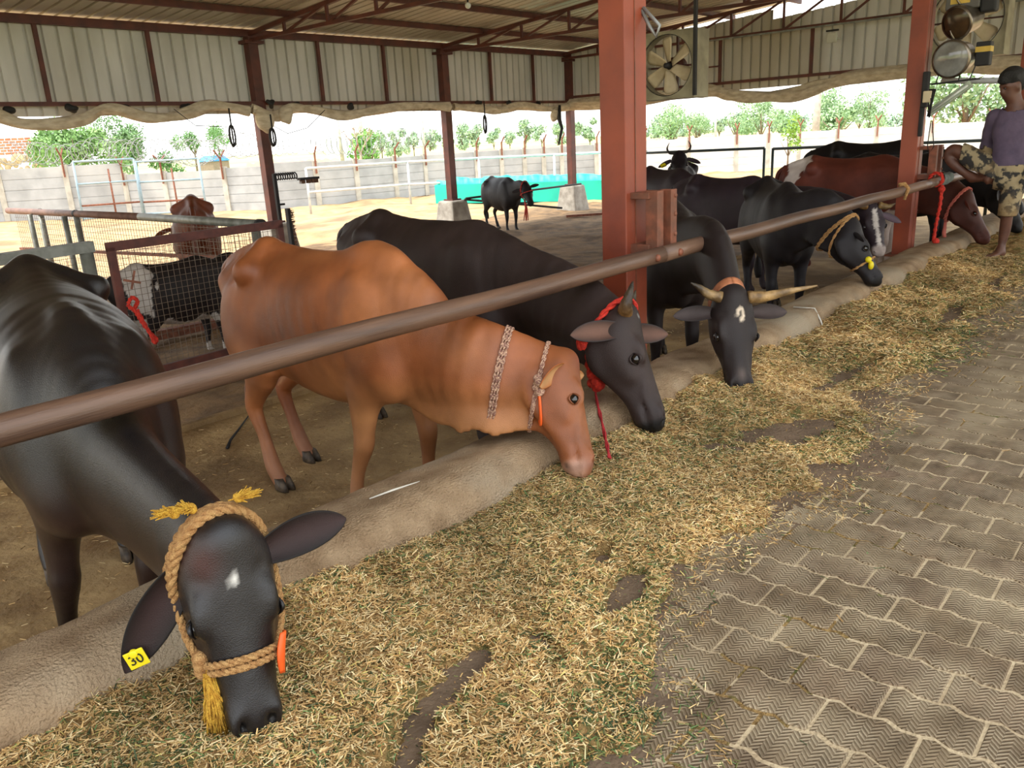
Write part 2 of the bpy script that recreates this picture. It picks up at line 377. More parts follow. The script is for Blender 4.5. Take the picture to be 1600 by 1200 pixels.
        fd.dent(H(.95, .030, 0, 0, y*.036)[:3], [.022*hs, .012*hs, .020*hs], .026*hs); fd.ell(H(.93, .026, 0, 0, y*.050)[:3], [.030*hs, .012*hs, .012*hs], g='h', k=90, axes=[u, l, n]); fd.tube([H(.55, .055, .006, .006, y*.072), H(.66, .062, .008, .008, y*.066), H(.76, .075, .006, .006, y*.06)], g='h', k=70)
        fd.dent(H(.18, .03, 0, 0, y*.07)[:3], [.03*hs, .02*hs, .02*hs], .006*hs)
        [fd.dent(H(tt, .092, 0, 0, y*ll)[:3], [.03*hs, .022*hs, .009*hs], .013*hs, axes=[u, l, n]) for tt, ll in ((.82, .062), (.89, .066), (.96, .055))]
    fd.dent(H(1.02, .088, 0, 0)[:3], [.02*hs, .05*hs, .005*hs], .015*hs, axes=[u, l, n])
    V, Q = fd.mesh()
    hv = V-P; ht = hv@u/HL; hn = hv@n/hs; hl = hv@l/hs
    ishead = (ht > -.1) & (ht < 1.15) & (np.abs(hl) < .14) & (hn > -.26) & (hn < .1)
    base = np.tile(np.array(lin(col)), (len(V), 1))
    if paint is not None: base = paint(V/np.array([sx_, s, s]), base, ht, hn, hl, ishead)
    me = npmesh('body', V, Q, base); hm = hm or H_FUR
    body = link('body', me, hm, root)
    bvh = BVHTree.FromPolygons([Vector(v) for v in V.tolist()], Q.tolist())
    info = dict(root=root, bvh=bvh, P=P, u=u, n=n, l=l, hs=hs, HL=HL, W2L=W2L, H=H, neck=catmull(ncv, 4), nlat=catmull(nl, 4), s=s, col=col, p=p)
    # eyes
    for y in (1, -1):
        c = np.array(H(.415, .064, 0, 0, y*.095)[:3]); MB().ball(c, .024*hs, 8).build('eye', M_EYE, root)
        e = MB()
        for dz, rr in ((.018, .0065), (-.017, .0055)):
            pts = [np.array(H(.415+t*.052, .066-dz*(1-t*t)*1.3, 0, 0, y*(.115-.012*t*t))[:3]) for t in np.linspace(-1, 1, 7)]
            e.tube(pts, [rr*hs*(.4+.6*(1-abs(t))) for t in np.linspace(-1, 1, 7)], 6)
        ob = e.build('eyelid', hm, root); paintobj(ob, np.array(lin(col))*.8)
    # ears
    ec = earcol or (tuple(min(255, c*1.1) for c in col), tuple(min(255, c*1.5+18) for c in col))
    for y, d in zip((1, -1), ears):
        b = np.array(H(.14, .085, 0, 0, y*.106)[:3]); dr = nrm(l*y+u*d[1]*-1+n*d[0]+np.array([0, 0, d[2]])); L = earlen*hs
        if earsw is not None: dr = nrm(W2L(earsw[0 if y == 1 else 1], True))
        fwd = nrm(n+np.array(W2L((-.5, -.45, .1), True))*(.8 if earsw is not None else 0)); fwd = fwd if earfwd is None else nrm(W2L(earfwd, True)); fwd = nrm(fwd-dr*(fwd@dr)); wd = nrm(np.cross(dr, fwd)); rows = []; cols = []
        for i in range(15):
            t = i/14; wdt = L*earw*(math.sin(PI*(.20+.66*t))**.8)*math.sqrt(max(0, 1-t**7))
            cpt = b+dr*L*t+np.array([0, 0, -1])*L*.10*t*t; row = []
            for j in range(9):
                v = (j-4)/4; cup = (1-t*.75)*.55
                row.append(cpt+wd*wdt*v-fwd*wdt*cup*(1-v*v)*.9)
            rows.append(row)
        G = np.array(rows); a, bb = G.shape[:2]; tv = .004*hs
        nn = np.tile(fwd, (a, bb, 1)); back = G-nn*tv*1.6
        VV = np.vstack([G.reshape(-1, 3), back.reshape(-1, 3)]); o = a*bb; Fq = []
        for i in range(a-1):
            for j in range(bb-1):
                q = (i*bb+j, (i+1)*bb+j, (i+1)*bb+j+1, i*bb+j+1); Fq.append(q); Fq.append(tuple(x+o for x in q[::-1]))
        for i in range(a-1):
            Fq.append((i*bb, i*bb+o, (i+1)*bb+o, (i+1)*bb)); Fq.append((i*bb+bb-1, (i+1)*bb+bb-1, (i+1)*bb+bb-1+o, i*bb+bb-1+o))
        for j in range(bb-1): Fq.append(((a-1)*bb+j, (a-1)*bb+j+o, (a-1)*bb+j+1+o, (a-1)*bb+j+1))
        edge = np.abs((np.arange(bb)-4)/4)[None, :]*np.ones((a, 1)); ci = np.array(lin(ec[1])); co_ = np.array(lin(ec[0]))
        cc = ci*(1-edge[..., None]**2)+co_*edge[..., None]**2
        cols = np.vstack([cc.reshape(-1, 3), np.tile(co_, (o, 1))])
        eo = link('ear', npmesh('ear', VV, Fq, cols), H_FUR, root)
        ss = eo.modifiers.new('s', 'SUBSURF'); ss.levels = ss.render_levels = 1
        info['ear%+d' % y] = (b, dr, wd, fwd, L, eo)
    if tags:
        for y, t, sz, txt in tags:
            b, dr, wd, fwd, L, eo = info['ear%+d' % y]
            c = b+dr*L*t+fwd*.012+np.array([0, 0, -1])*(L*.10*t*t+sz*.35)
            tx = nrm(dr) if tagx is None else nrm(W2L(tagx, True)); tx = nrm(tx-fwd*(tx@fwd)); ty = fwd; tz = np.cross(tx, ty)*-1; tz = tz if tz[2] > 0 else -tz; c = b+dr*L*t+fwd*.010+np.array([0, 0, -1])*(L*.10*t*t+sz*.30)
            ob = MB().box(c, (sz, .004, sz*.95), axes=(tx, ty, tz)).lathe([(0, .006), (.010, .006), (.012, 0), (.012, -.004)], c+tz*sz*.3, -ty if ty@fwd < 0 else ty, 10).build('ear_tag', M_TAG, root, bevel=.002, label='yellow plastic ear tag'+(' printed 30' if txt else ''))
            if txt:
                cu = bpy.data.curves.new('n', 'FONT'); cu.body = txt; cu.size = sz*.72; cu.extrude = .0008; cu.align_x = 'CENTER'; cu.align_y = 'CENTER'
                to = bpy.data.objects.new('tag_number', cu); C.objects.link(to)
                fn = ty if ty@fwd > 0 else -ty
                X = np.cross(tz, fn)
                m_ = Matrix(((X[0], tz[0], fn[0], 0), (X[1], tz[1], fn[1], 0), (X[2], tz[2], fn[2], 0), (0, 0, 0, 1)))
                m_.translation = Vector(c+fn*.0035-tz*.001)
                dg = bpy.context.evaluated_depsgraph_get(); me2 = bpy.data.meshes.new_from_object(to.evaluated_get(dg)); bpy.data.objects.remove(to)
                me2.transform(m_); link('tag_number', me2, M_INK, ob)
    # horns: list of (side, pts in head frame (lateral, along-u, along-n) , radius)
    if horns:
        for y, pts, r0, hc in horns:
            q = [P+l*y*a*hs+u*b_*hs+n*c_*hs for a, b_, c_ in pts]; q = catmull(q, 5); m_ = len(q)
            rad = [r0*hs*(1-(i/(m_-1))**1.5*.88)*(1+.05*math.sin(i*2.1)) for i in range(m_)]
            ho = MB().tube(q, rad, 12).build('horn', M_HORN, root); cl = np.array([lin(hc[0]), lin(hc[1])])
            t = np.repeat(np.linspace(0, 1, m_), 12)[:, None]; t = np.clip(t*1.35-.1, 0, 1)
            cc = cl[0]*(1-t)+cl[1]*t; a = ho.data.color_attributes.new('Col', 'FLOAT_COLOR', 'POINT')
            a.data.foreach_set('color', np.concatenate([cc, np.ones((len(cc), 1))], 1).astype(np.float32).ravel())
    # hooves
    if legs and res <= .02:
        for k_, (fx, fy) in FT.items():
            for dy in (.022, -.022):
                c = np.array(p(fx+.03, fy, 0)); c[2] = 0; m_ = MB(); cy = c[1]+dy*s
                ring = lambda z, a, b, dx: [(c[0]+dx*s+a*s*math.cos(t), cy+b*s*math.sin(t), z*s) for t in np.linspace(0, 2*PI, 11)[:-1]]
                m_.v = ring(0, .058, .022, .025)+ring(.03, .052, .021, .018)+ring(.065, .040, .018, .002); m_.f = [(i+10*j, (i+1) % 10+10*j, (i+1) % 10+10*(j+1), i+10*(j+1)) for j in range(2) for i in range(10)]+[tuple(range(9, -1, -1)), tuple(range(20, 30))]; m_.sm = [True]*20+[False]*2
                m_.build('hoof', M_HOOF, root)
    if tail:
        tp = catmull([p(-.77, 0, 1.21), p(-.87, 0, 1.12), p(-.89, .02, .9), p(-.86, .03, .6), p(-.84, .02, .45), p(-.83, .03, .25)], 5)
        m_ = len(tp); rad = [(.032-.018*(i/m_))*s if i < m_*.72 else (.014+.03*math.sin((i/m_-.72)/.28*PI))*s for i in range(m_)]
        to = MB().tube(tp, rad, 8).build('tail', hm, root); paintobj(to, np.array(lin(col))*.75)
    return info
def paintobj(o, c):
    a = o.data.color_attributes.new('Col', 'FLOAT_COLOR', 'POINT'); n = len(o.data.vertices)
    a.data.foreach_set('color', np.tile(np.array([*c, 1.], np.float32), (n, 1)).ravel())

def ring_pts(info, c, ax, off=.012, n=44, droop=0., lat=None, rmax=.26):
    c = np.array(c, float); ax = nrm(ax); a = np.array([0, 0, 1.]); x = nrm(a-ax*(a@ax)); y = np.cross(ax, x); out = []
    for k in range(n):
        t = 2*PI*k/n; d = x*math.cos(t)+y*math.sin(t); o = c+d*.6
        hit = info['bvh'].ray_cast(Vector(o), Vector(-d), .62)
        r = .1 if hit[0] is None else min(np.linalg.norm(np.array(hit[0])-c), rmax)
        low = max(0, -math.cos(t))
        out.append(c+d*(r+off)+np.array([0, 0, -1])*droop*low**3)
    out = np.array(out)
    for _ in range(2): out = .5*out+.25*(np.roll(out, 1, 0)+np.roll(out, -1, 0))
    return out
def rope(mb, pts, r, closed=False, twist=0, strands=1):
    pts = np.array(pts)
    if closed: pts = np.vstack([pts, pts[:2]])
    if strands == 1: mb.tube(pts, r, 7); return
    P = catmull(pts, 3); m = len(P); ln = np.concatenate([[0], np.cumsum(np.linalg.norm(np.diff(P, axis=0), axis=1))])
    for k in range(strands):
        q = []
        for i in range(m):
            t = P[min(i+1, m-1)]-P[max(i-1, 0)]; t = nrm(t+1e-9); a = np.array([.3, .2, 1.]); x = nrm(np.cross(a, t)); y = np.cross(t, x)
            an = ln[i]*twist+2*PI*k/strands; q.append(P[i]+(x*math.cos(an)+y*math.sin(an))*r*.55)
        mb.tube(q, r*.6, 6)
def neck_ring(info, t, off=.012, droop=0., tiltv=(0, 0, 0), n=44):
    D = info['neck']; i = t*(len(D)-1); a = int(i); f = i-a; a = min(a, len(D)-2); c = D[a, :3]*(1-f)+D[a+1, :3]*f; e = D[a+1, :3]-D[a, :3]
    return ring_pts(info, c, nrm(nrm(e)+np.array(tiltv)), off, n, droop)
# ------------------------------------------------------------------ materials of the shed
M_STEEL = mat('red_oxide_steel', (102, 52, 40), (76, 41, 34), rough=.55, scale=5, bump=.12, bscale=40)
M_PILLAR = mat('pillar_paint', (148, 68, 42), (120, 56, 38), rough=.5, scale=3, bump=.06, bscale=30, col3=(156, 78, 52))
M_BRACKET = mat('bracket_paint', (136, 78, 54), (104, 62, 44), rough=.6, scale=18, bump=.2, col3=(96, 62, 46))
M_RAIL = mat('worn_rail', (112, 84, 66), (78, 58, 48), rough=.42, scale=6, bump=.15, bscale=60, stretch=(.25, 3, 3), col3=(128, 98, 80))
M_RAILG = mat('galvanised_pipe', (140, 142, 134), (104, 106, 98), rough=.5, scale=9, bump=.15, metal=.2)
M_RAILR = mat('rusty_pipe', (128, 92, 76), (100, 70, 58), rough=.6, scale=9, bump=.15)
M_GATE = mat('gate_red', (104, 56, 46), (78, 44, 38), rough=.6, scale=12, bump=.1)
M_CLAD = mat('cladding_sheet', (216, 214, 208), (194, 192, 184), rough=.5, scale=2.2, stretch=(1, 1, .3), bump=.03, col3=(176, 168, 148))
M_ROOF = mat('roof_sheet', (204, 196, 182), (176, 168, 154), rough=.38, scale=1.6, metal=.35, stretch=(1, .4, 1), col3=(150, 136, 118))
M_CONC = mat('trough_concrete', (182, 156, 124), (138, 112, 84), rough=.85, scale=7, bump=1.0, bscale=110, col3=(176, 160, 136), contrast=(.3, .7), spec=.2)
M_BLOCK = mat('block_concrete', (176, 170, 160), (140, 134, 124), rough=.9, scale=6, bump=.4)
M_FLOOR = mat('cow_floor', (186, 158, 114), (142, 114, 78), rough=.85, scale=3.2, bump=.8, bscale=22, col3=(112, 90, 62), spec=.2)
M_DUNG = mat('dung_soil', (146, 116, 80), (98, 76, 52), rough=.95, scale=4, bump=1.0, bscale=16, col3=(150, 120, 84))
M_YARD = mat('yard_soil', (190, 160, 116), (160, 128, 88), rough=.95, scale=2.4, bump=1.0, bscale=12, col3=(124, 98, 70), contrast=(.3, .7))
M_PRE = mat('precast_panel', (176, 178, 178), (156, 158, 158), rough=.8, scale=2, bump=.1, col3=(190, 190, 186))
M_PREW = mat('sunlit_panel', (226, 226, 220), (206, 206, 202), rough=.8, scale=2)  # same precast panel, whitened to carry the sunlight on the right section
M_PREP = mat('precast_post', (196, 192, 180), (170, 166, 154), rough=.8, scale=4, bump=.1)
M_RUST = mat('rust', (140, 88, 66), (108, 66, 50), rough=.8, scale=20, bump=.2)
M_BLACK = mat('black_rubber', (38, 36, 36), (26, 25, 26), rough=.7)
M_TARP = mat('tarp_cloth', (220, 206, 180), (186, 168, 140), rough=.75, scale=7, bump=.5, bscale=18, stretch=(1, 1, 2.5), sheen=.2)
M_WIRE = mat('grey_wire', (150, 152, 150), rough=.5, metal=.4)

# ------------------------------------------------------------------ ground levels
def ground(name, x0, x1, y0, y1, z, nx, ny, amp, sc_, m, edge=0, **tags):
    X, Y = np.meshgrid(np.linspace(x0, x1, nx), np.linspace(y0, y1, ny), indexing='ij'); P = np.stack([X, Y], -1)
    Z = z+amp*fbm(P, sc_, 4)
    G = np.stack([X, Y, Z], -1); mb = MB().grid(G, flip=True)
    return mb.build(name, m, kind='structure', **tags)
E0 = (.35, 0)
ground('floor', -6, 15.8, 2.44, 5.1, -.35, 160, 30, .006, 2.2, M_FLOOR)
ground('floor_bedding', -8, 18, 5.1, 13.2, -.315, 200, 70, .035, 1.6, M_DUNG)
# step edge of the bedding
mb = MB(); mb.box((4, 5.1, -.345), (24, .06, .07)); mb.build('floor_step', M_FLOOR, kind='structure')
ground('ground_yard', -12, 60, 12.6, 40, -.37, 320, 140, .07, .9, M_YARD)
ground('ground_yard_side', 15.7, 60, -30, 12.7, -.37, 160, 140, .05, .9, M_YARD)
M_FIELD = mat('field_grass', (160, 170, 112), (190, 176, 128), rough=.95, scale=.06, contrast=(.4, .6), col3=(130, 156, 96))
mb = MB(); mb.box((150, 150, -.75), (1100, 1100, .5)); mb.build('ground_field', M_FIELD, kind='structure')
# alley base (dusty sand seen in the joints between the pavers)
M_SAND = mat('joint_sand', (200, 180, 146), (176, 154, 122), rough=.95, scale=9, bump=.6, bscale=80)
mb = MB(); mb.box((7, -2.2, -.1725), (30, 8.6, .35)); mb.build('alley_bed', M_SAND, kind='structure')
# apron behind the camera
M_MUD = mat('damp_dirt', (122, 102, 83), (92, 76, 61), spec=.2, rough=.85, scale=6, bump=.5, bscale=60, col3=(122, 104, 86))

# ------------------------------------------------------------------ pavers
M_PAV = mat('paver_concrete', (138, 118, 94), (98, 82, 64), rough=.85, scale=9, bump=.25, bscale=120, col3=(160, 142, 114), contrast=(.3, .7), attr=True, spec=.15)
def herring(m):
    t = m.node_tree; n = t.nodes; L = t.links; geo = n.new('ShaderNodeNewGeometry'); bs = n['Principled BSDF']
    sep = n.new('ShaderNodeSeparateXYZ'); L.new(geo.outputs['Position'], sep.inputs[0])
    def mth(op, a, b=None):
        q = n.new('ShaderNodeMath'); q.operation = op
        for i, v in enumerate((a, b)):
            if v is None: continue
            if isinstance(v, (int, float)): q.inputs[i].default_value = v
            else: L.new(v, q.inputs[i])
        return q.outputs[0]
    # basket/herringbone relief: short ribs that alternate direction from strip to strip
    st = mth('FLOOR', mth('MULTIPLY', sep.outputs['Y'], 48.)); par = mth('MODULO', mth('ABSOLUTE', st), 2.)
    sg = mth('SUBTRACT', mth('MULTIPLY', par, 2.), 1.)
    ph = mth('ADD', mth('MULTIPLY', sep.outputs['X'], 66.), mth('MULTIPLY', mth('MULTIPLY', sep.outputs['Y'], 66.), sg))
    s_ = mth('SINE', mth('MULTIPLY', ph, 6.2832))
    old = bs.inputs['Normal'].links[0].from_node
    bp = n.new('ShaderNodeBump'); bp.inputs['Strength'].default_value = .8; bp.inputs['Distance'].default_value = .004
    # pale dust lies on the rib tops in worn patches
    dn = n.new('ShaderNodeTexNoise'); dn.inputs['Scale'].default_value = 7; dn.inputs['Detail'].default_value = 6; L.new(geo.outputs['Position'], dn.inputs['Vector'])
    dm = n.new('ShaderNodeMapRange'); dm.inputs['From Min'].default_value = .42; dm.inputs['From Max'].default_value = .62; L.new(dn.outputs[0], dm.inputs[0])
    fac = mth('MULTIPLY', mth('MULTIPLY', mth('ADD', s_, 1.), .27), mth('ADD', mth('MULTIPLY', dm.outputs[0], .75), .22))
    cm_ = n.new('ShaderNodeMix'); cm_.data_type = 'RGBA'; src = bs.inputs['Base Color'].links[0].from_socket
    L.new(src, cm_.inputs['A']); cm_.inputs['B'].default_value = (*lin((206, 188, 158)), 1); L.new(fac, cm_.inputs['Factor']); L.new(cm_.outputs['Result'], bs.inputs['Base Color'])
    L.new(s_, bp.inputs['Height']); L.new(old.outputs[0], bp.inputs['Normal']); L.new(bp.outputs[0], bs.inputs['Normal'])
herring(M_PAV)
PW, PL = .1476, .2215
def zig(y, ph):          # zigzag of the long joints, period PL
    t = ((y-ph)/PL*2) % 2
    return .0095*np.clip(np.interp(t, [0, .30, .62, 1.0, 1.30, 1.62, 2.0], [1, 1, -1, -1, -1, 1, 1]), -1, 1)
def zg(y): 
    t = ((y)/(PL/2)) % 1.0
    return .011*np.interp(t, [0, .42, .78, 1.0], [1, -1, -.6, 1])
ts = np.array([0, .21, .39, .5, .71, .89, 1.])
def paver_outline(x0, y0):
    g = .0055; out = []
    ys = y0+.0035+(PL-.007)*ts
    a = [(x0+g+zg(y), y) for y in ys]; b = [(x0+PW-g+zg(y), y) for y in ys[::-1]]
    return a+b
def paver_geo(x0, y0, dz):
    o = paver_outline(x0, y0); n = len(o); cx = sum(p[0] for p in o)/n; cy = sum(p[1] for p in o)/n
    top = [(cx+(x-cx)*.965, cy+(y-cy)*.975, dz) for x, y in o]; side = [(x, y, dz-.004) for x, y in o]; low = [(x, y, -.02) for x, y in o]
    V = top+side+low; m = n//2
    F = [(i, i+1, n-2-i, n-1-i) for i in range(m-1)]; F = [f[::-1] for f in F]
    F += [(i, (i+1) % n, n+(i+1) % n, n+i)[::-1] if 0 else (i, n+i, n+(i+1) % n, (i+1) % n) for i in range(n)]
    F += [(n+i, 2*n+i, 2*n+(i+1) % n, n+(i+1) % n) for i in range(n)]
    return V, F
paving = empty('paving', (0, 0, 0), kind='structure')
XP0 = 1.506-.1476*12; cells = []
for i in range(0, 95):
    x = XP0+PW*i; off = (.912 if (i % 2 == 0) else 1.023)
    for j in range(-16, 5):
        y = off+PL*j
        if y > 1.75 or y < -2.5: continue
        c = np.array([x+.07, y+.11, 0]); d = c-np.array([0, 0, CAM_H]); v = np.array([rt @ Vector(d), 0, 0]); dep = Vector(d).dot(fw)
        if dep < .6: continue
        px_ = 800+FPX*Vector(d).dot(r2)/dep; py_ = 600-FPX*Vector(d).dot(u2)/dep
        if -150 < px_ < 1750 and py_ < 1350: cells.append((dep, x, y, (j+i*3)))
cells.sort()
pshape = {}
def pav_mesh(i):
    r = random.Random(i); 
    return None
far_v, far_f, far_c = [], [], []
protos = []
for k in range(4):
    V, F = paver_geo(0, 0, 0); pass
n_near = 0
for dep, x, y, h in cells:
    dz = .0052+random.uniform(-.0014, .003); tone = .93+.16*random.random(); tint = np.array([tone, tone*random.uniform(.97, 1.0), tone*random.uniform(.93, 1.0)])
    V, F = paver_geo(x, y, dz)
    if n_near < 300:
        # joints repeat every PL/2, so pavers of one phase share the outline; each gets its own tone
        me = bpy.data.meshes.new('paver'); me.from_pydata([(a-x, b-y, c) for a, b, c in V], [], F)
        a = me.color_attributes.new('Col', 'FLOAT_COLOR', 'POINT'); a.data.foreach_set('color', np.tile(np.array([*tint, 1.], np.float32), (len(V), 1)).ravel())
        link('paver', me, M_PAV, paving, (x, y, 0)); n_near += 1
    else:
        o = len(far_v); far_v += V; far_f += [tuple(q+o for q in f) for f in F]; far_c += [tint]*len(V)
me = bpy.data.meshes.new('pavers_beyond'); me.from_pydata(far_v, [], far_f)
a = me.color_attributes.new('Col', 'FLOAT_COLOR', 'POINT'); a.data.foreach_set('color', np.concatenate([np.array(far_c), np.ones((len(far_c), 1))], 1).astype(np.float32).ravel())
link('pavers_beyond', me, M_PAV, paving, kind='stuff')

# ------------------------------------------------------------------ trough kerb
nx = 1500; xs = np.linspace(-1.5, 15.5, nx)
prof = [(2.03, -.06), (2.045, .02), (2.062, .08), (2.085, .118), (2.12, .142), (2.17, .152), (2.24, .150), (2.32, .142), (2.39, .130), (2.435, .112), (2.458, .08), (2.465, -.05), (2.465, -.36)]
pf = catmull(np.array(prof), 2); prof = [tuple(q) for q in pf]
G = np.zeros((nx, len(prof), 3))
for j, (y, z) in enumerate(prof):
    q = np.stack([xs, np.full(nx, y*3), np.full(nx, z*3)], -1)
    G[:, j, 0] = xs; G[:, j, 1] = y+.012*fbm(q, 1.3, 4)+.003*fbm(q*np.array([1, 2., 2.]), 14, 3); G[:, j, 2] = z+(.010*fbm(q+9, 1.6, 4)+.003*fbm(q*np.array([1, 2., 2.])+5, 12, 3) if 0 < j < 22 else 0)
MB().grid(G, flip=False).build('trough_kerb', M_CONC, **T('low rounded rough concrete kerb running along the feed under the cows', 'kerb'))

# ------------------------------------------------------------------ pillars, brackets, rail
def pillar(x, y, label, w_=.215, d=.165, top=4.1, z0=.0):
    r = empty('pillar', (x, y, z0), **T(label, 'pillar'))
    m = MB().box((0, 0, (top-z0)/2), (w_, d, top-z0)).build('shaft', M_PILLAR, r, bevel=.006)
    MB().box((-w_*.06, -d/2-.002, (top-z0)/2), (.006, .004, top-z0)).build('weld_seam', M_BRACKET, r)
    MB().box((0, 0, .01), (w_+.12, d+.10, .02)).build('base_plate', M_BRACKET, r)
    return r
def bracket(x, y, z, label):
    r = empty('rail_bracket', (x, y, z), **T(label, 'bracket'))
    MB().box((0, .035, .31), (.20, .17, .035)).build('upper_arm', M_BRACKET, r, bevel=.003)
    MB().box((0, .035, .02), (.20, .17, .05)).build('lower_arm', M_BRACKET, r, bevel=.003)
    for dx, dy in ((-.055, -.055), (.055, -.075)):
        MB().box((dx, dy, .155), (.045, .075, .36)).box((dx+.02, dy-.03, .155), (.05, .012, .36)).build('channel', M_BRACKET, r, bevel=.003)
    for zz in (.09, .2, .3): MB().lathe([(0, .008), (.011, .008), (.012, 0)], (.078, -.112, zz), (0, -1, 0), 8).build('bolt', M_RUST, r)
    return r
pillar(3.835+.1, 2.59, 'near square rust-red steel pillar beside the rail joint')
pillar(9.36, 2.59, 'far square rust-red steel pillar left of the man', w_=.22)
pillar(14.9, 2.59, 'rust-red steel pillar at the far right edge', w_=.22)
bracket(3.97, 2.44, .775, 'rust-red steel bracket bolted on the near pillar above the rail joint')
bracket(9.45, 2.44, .80, 'rust-red steel bracket on the far pillar beside the man')
def railpipe(x0, x1, label, bolts=()):
    r = empty('feed_rail', ((x0+x1)/2, 2.31, .77), **T(label, 'rail'))
    h = (x1-x0)/2; n = 24; pts = [(-h+2*h*i/n, 0, .004*math.sin(i*.9)) for i in range(n+1)]
    MB().tube(pts, .044, 20).build('pipe', M_RAIL, r)
    for b in bolts:
        MB().lathe([(0, .014), (.016, .012), (.020, .004), (.020, -.004)], (b-(x0+x1)/2, -.043, 0), (0, -1, 0), 14).build('bolt', M_BRACKET, r)
railpipe(-2.2, 3.865, 'worn brown steel rail pipe crossing in front of the near cows', (3.76,))
railpipe(3.885, 9.0, 'worn brown steel rail pipe between the two red pillars', (4.0,))
railpipe(9.02, 14.6, 'worn brown steel rail pipe beyond the far pillar behind the man', ())

# ------------------------------------------------------------------ back row of posts on concrete blocks
def backpost(x, label, blab):
    r = empty('shed_post', (x, 12.2, .27), **T(label, 'post'))
    MB().box((0, 0, 1.46), (.17, .15, 2.92)).build('shaft', M_STEEL, r, bevel=.004)
    MB().box((0, 0, 2.84), (.34, .26, .05)).build('cap_plate', M_STEEL, r)
    MB().box((0, 0, .015), (.26, .26, .03)).build('foot_plate', M_STEEL, r)
    b = MB(); b.box((0, 0, .32), (.62, .60, .64), taper=.72); o = b.build('footing_block', M_BLOCK, loc=(x, 12.2, -.37), bevel=.04, **T(blab, 'block'))
for x, n1 in ((7.82, 'left rear red steel post behind the pipe corner'), (12.1, 'middle rear red steel post beside the standing black heifer'), (16.25, 'right rear red steel post in front of the teal tank')):
    backpost(x, n1 if 'post' in n1 else 'red steel post '+n1, {7.82: 'concrete footing block behind the pipe corner', 12.1: 'concrete footing block under the middle rear post', 16.25: 'concrete footing block in front of the teal tank'}[x])

# ------------------------------------------------------------------ roof: z = 3.33 + .084 (12.2 - y)
def rz(y): return 3.33+.084*(12.2-y)
def sheet_prof(w_=1.0, n=5, rib=.042):
    p = w_/n; out = []
    for i in range(n): out += [(i*p, 0), (i*p+p*.74, 0), (i*p+p*.79, rib), (i*p+p*.94, rib), (i*p+p*.99, 0)]
    return out+[(w_, 0)]
SP = sheet_prof()
def roof_mesh(y0, y1):
    V = []; F = []
    for (x, z) in SP:
        for y in (y0, y1): V.append((x, y, rz(y)+z))
    n = len(SP); F = [(2*i, 2*i+2, 2*i+3, 2*i+1) for i in range(n-1)]
    me = bpy.data.meshes.new('roof_sheet'); me.from_pydata(V, [], F); me.update(); me.materials.append(M_ROOF); return me
roof = empty('ceiling', (0, 0, 0), kind='structure')
ma = roof_mesh(12.75, .8); mbb = roof_mesh(12.75, -9.0)  # unseen over the alley: left open near, run on far to darken that end
for i in range(-7, 18):
    x = float(i)
    if x > 16.6: continue
    for me in ((ma,) if x < 4.6 else (mbb,)):
        o = bpy.data.objects.new('roof_sheet', me); C.objects.link(o); o.parent = roof; o.location = (x-.02, 0, 0)
        sm = o.modifiers.new('t', 'SOLIDIFY'); sm.thickness = .004
def beam(name, a, b, w_, h, label, cat='beam', m=None, group=None):
    a = Vector(a); b = Vector(b); return MB().bar(a-(a+b)/2, b-(a+b)/2, w_, h).build(name, m or M_STEEL, loc=(a+b)/2, **T(label, cat, group))
for k, y in enumerate((11.05, 9.8, 8.4, 7.0, 5.6, 4.2, 2.7, 1.2)):
    z = rz(y)-.045
    beam('purlin', (-7, y, z), (17, y, z), .05, .085, ['red steel roof purlin nearest the back wall', 'red steel roof purlin second from the back wall', 'red steel roof purlin third from the back wall', 'red steel roof purlin above the middle of the pen', 'red steel roof purlin fifth from the back wall', 'red steel roof purlin above the front cows', 'red steel roof purlin above the pillars', 'red steel roof purlin at the open front edge'][k], 'purlin', group='roof purlins')
beam('eave_beam', (-7, 12.2, 3.245), (17, 12.2, 3.245), .09, .11, 'long red steel eave beam over the pale back cladding')
beam('cladding_rail', (-7, 12.13, 2.19), (16.3, 12.13, 2.19), .05, .055, 'long red steel rail at the foot of the back cladding')
beam('gable_rail', (16.1, 12.2, 2.29), (16.1, -3, 2.29), .05, .055, 'red steel rail at the foot of the far gable cladding')
def truss(x, label, y1=2.6):
    r = empty('roof_truss', (x, 12.2, 3.14), **T(label, 'truss', 'roof trusses'))
    zt = lambda y: rz(y)-.10-3.14
    MB().bar((0, 0, 0), (0, y1-12.2, 0), .05, .05).build('bottom_chord', M_STEEL, r)
    MB().bar((0, 0, zt(12.2)), (0, y1-12.2, zt(y1)), .06, .06).build('top_chord', M_STEEL, r)
    n = 8; st = (12.2-1.0-y1)/n; y = 11.2
    for k in range(n):
        ya, yb = y-12.2, y-12.2-st
        MB().bar((0, ya, 0), (0, ya, zt(ya+12.2)), .04).build('web_post', M_STEEL, r)
        MB().bar((0, ya, .0), (0, yb, zt(yb+12.2)), .035).build('web_brace', M_STEEL, r)
        y -= st
for x, l in ((3.6, 'red steel roof truss nearest the camera'), (7.8, 'red steel roof truss meeting the left rear post'), (12.1, 'red steel roof truss meeting the middle rear post'), (16.0, 'red steel roof truss against the far gable')): truss(x, l)
def bulb():
    r = empty('bulb_lamp', (8.48, 8.0, 3.14), **T('small white globe bulb hanging under the roof', 'lamp'))
    MB().ball((0, 0, 0), .04, 8).build('globe', mat('white_glass', (240, 240, 235), rough=.2), r)
    MB().tube([(0, 0, .03), (0, 0, .45)], .012, 8).build('holder', M_BLACK, r)
bulb()
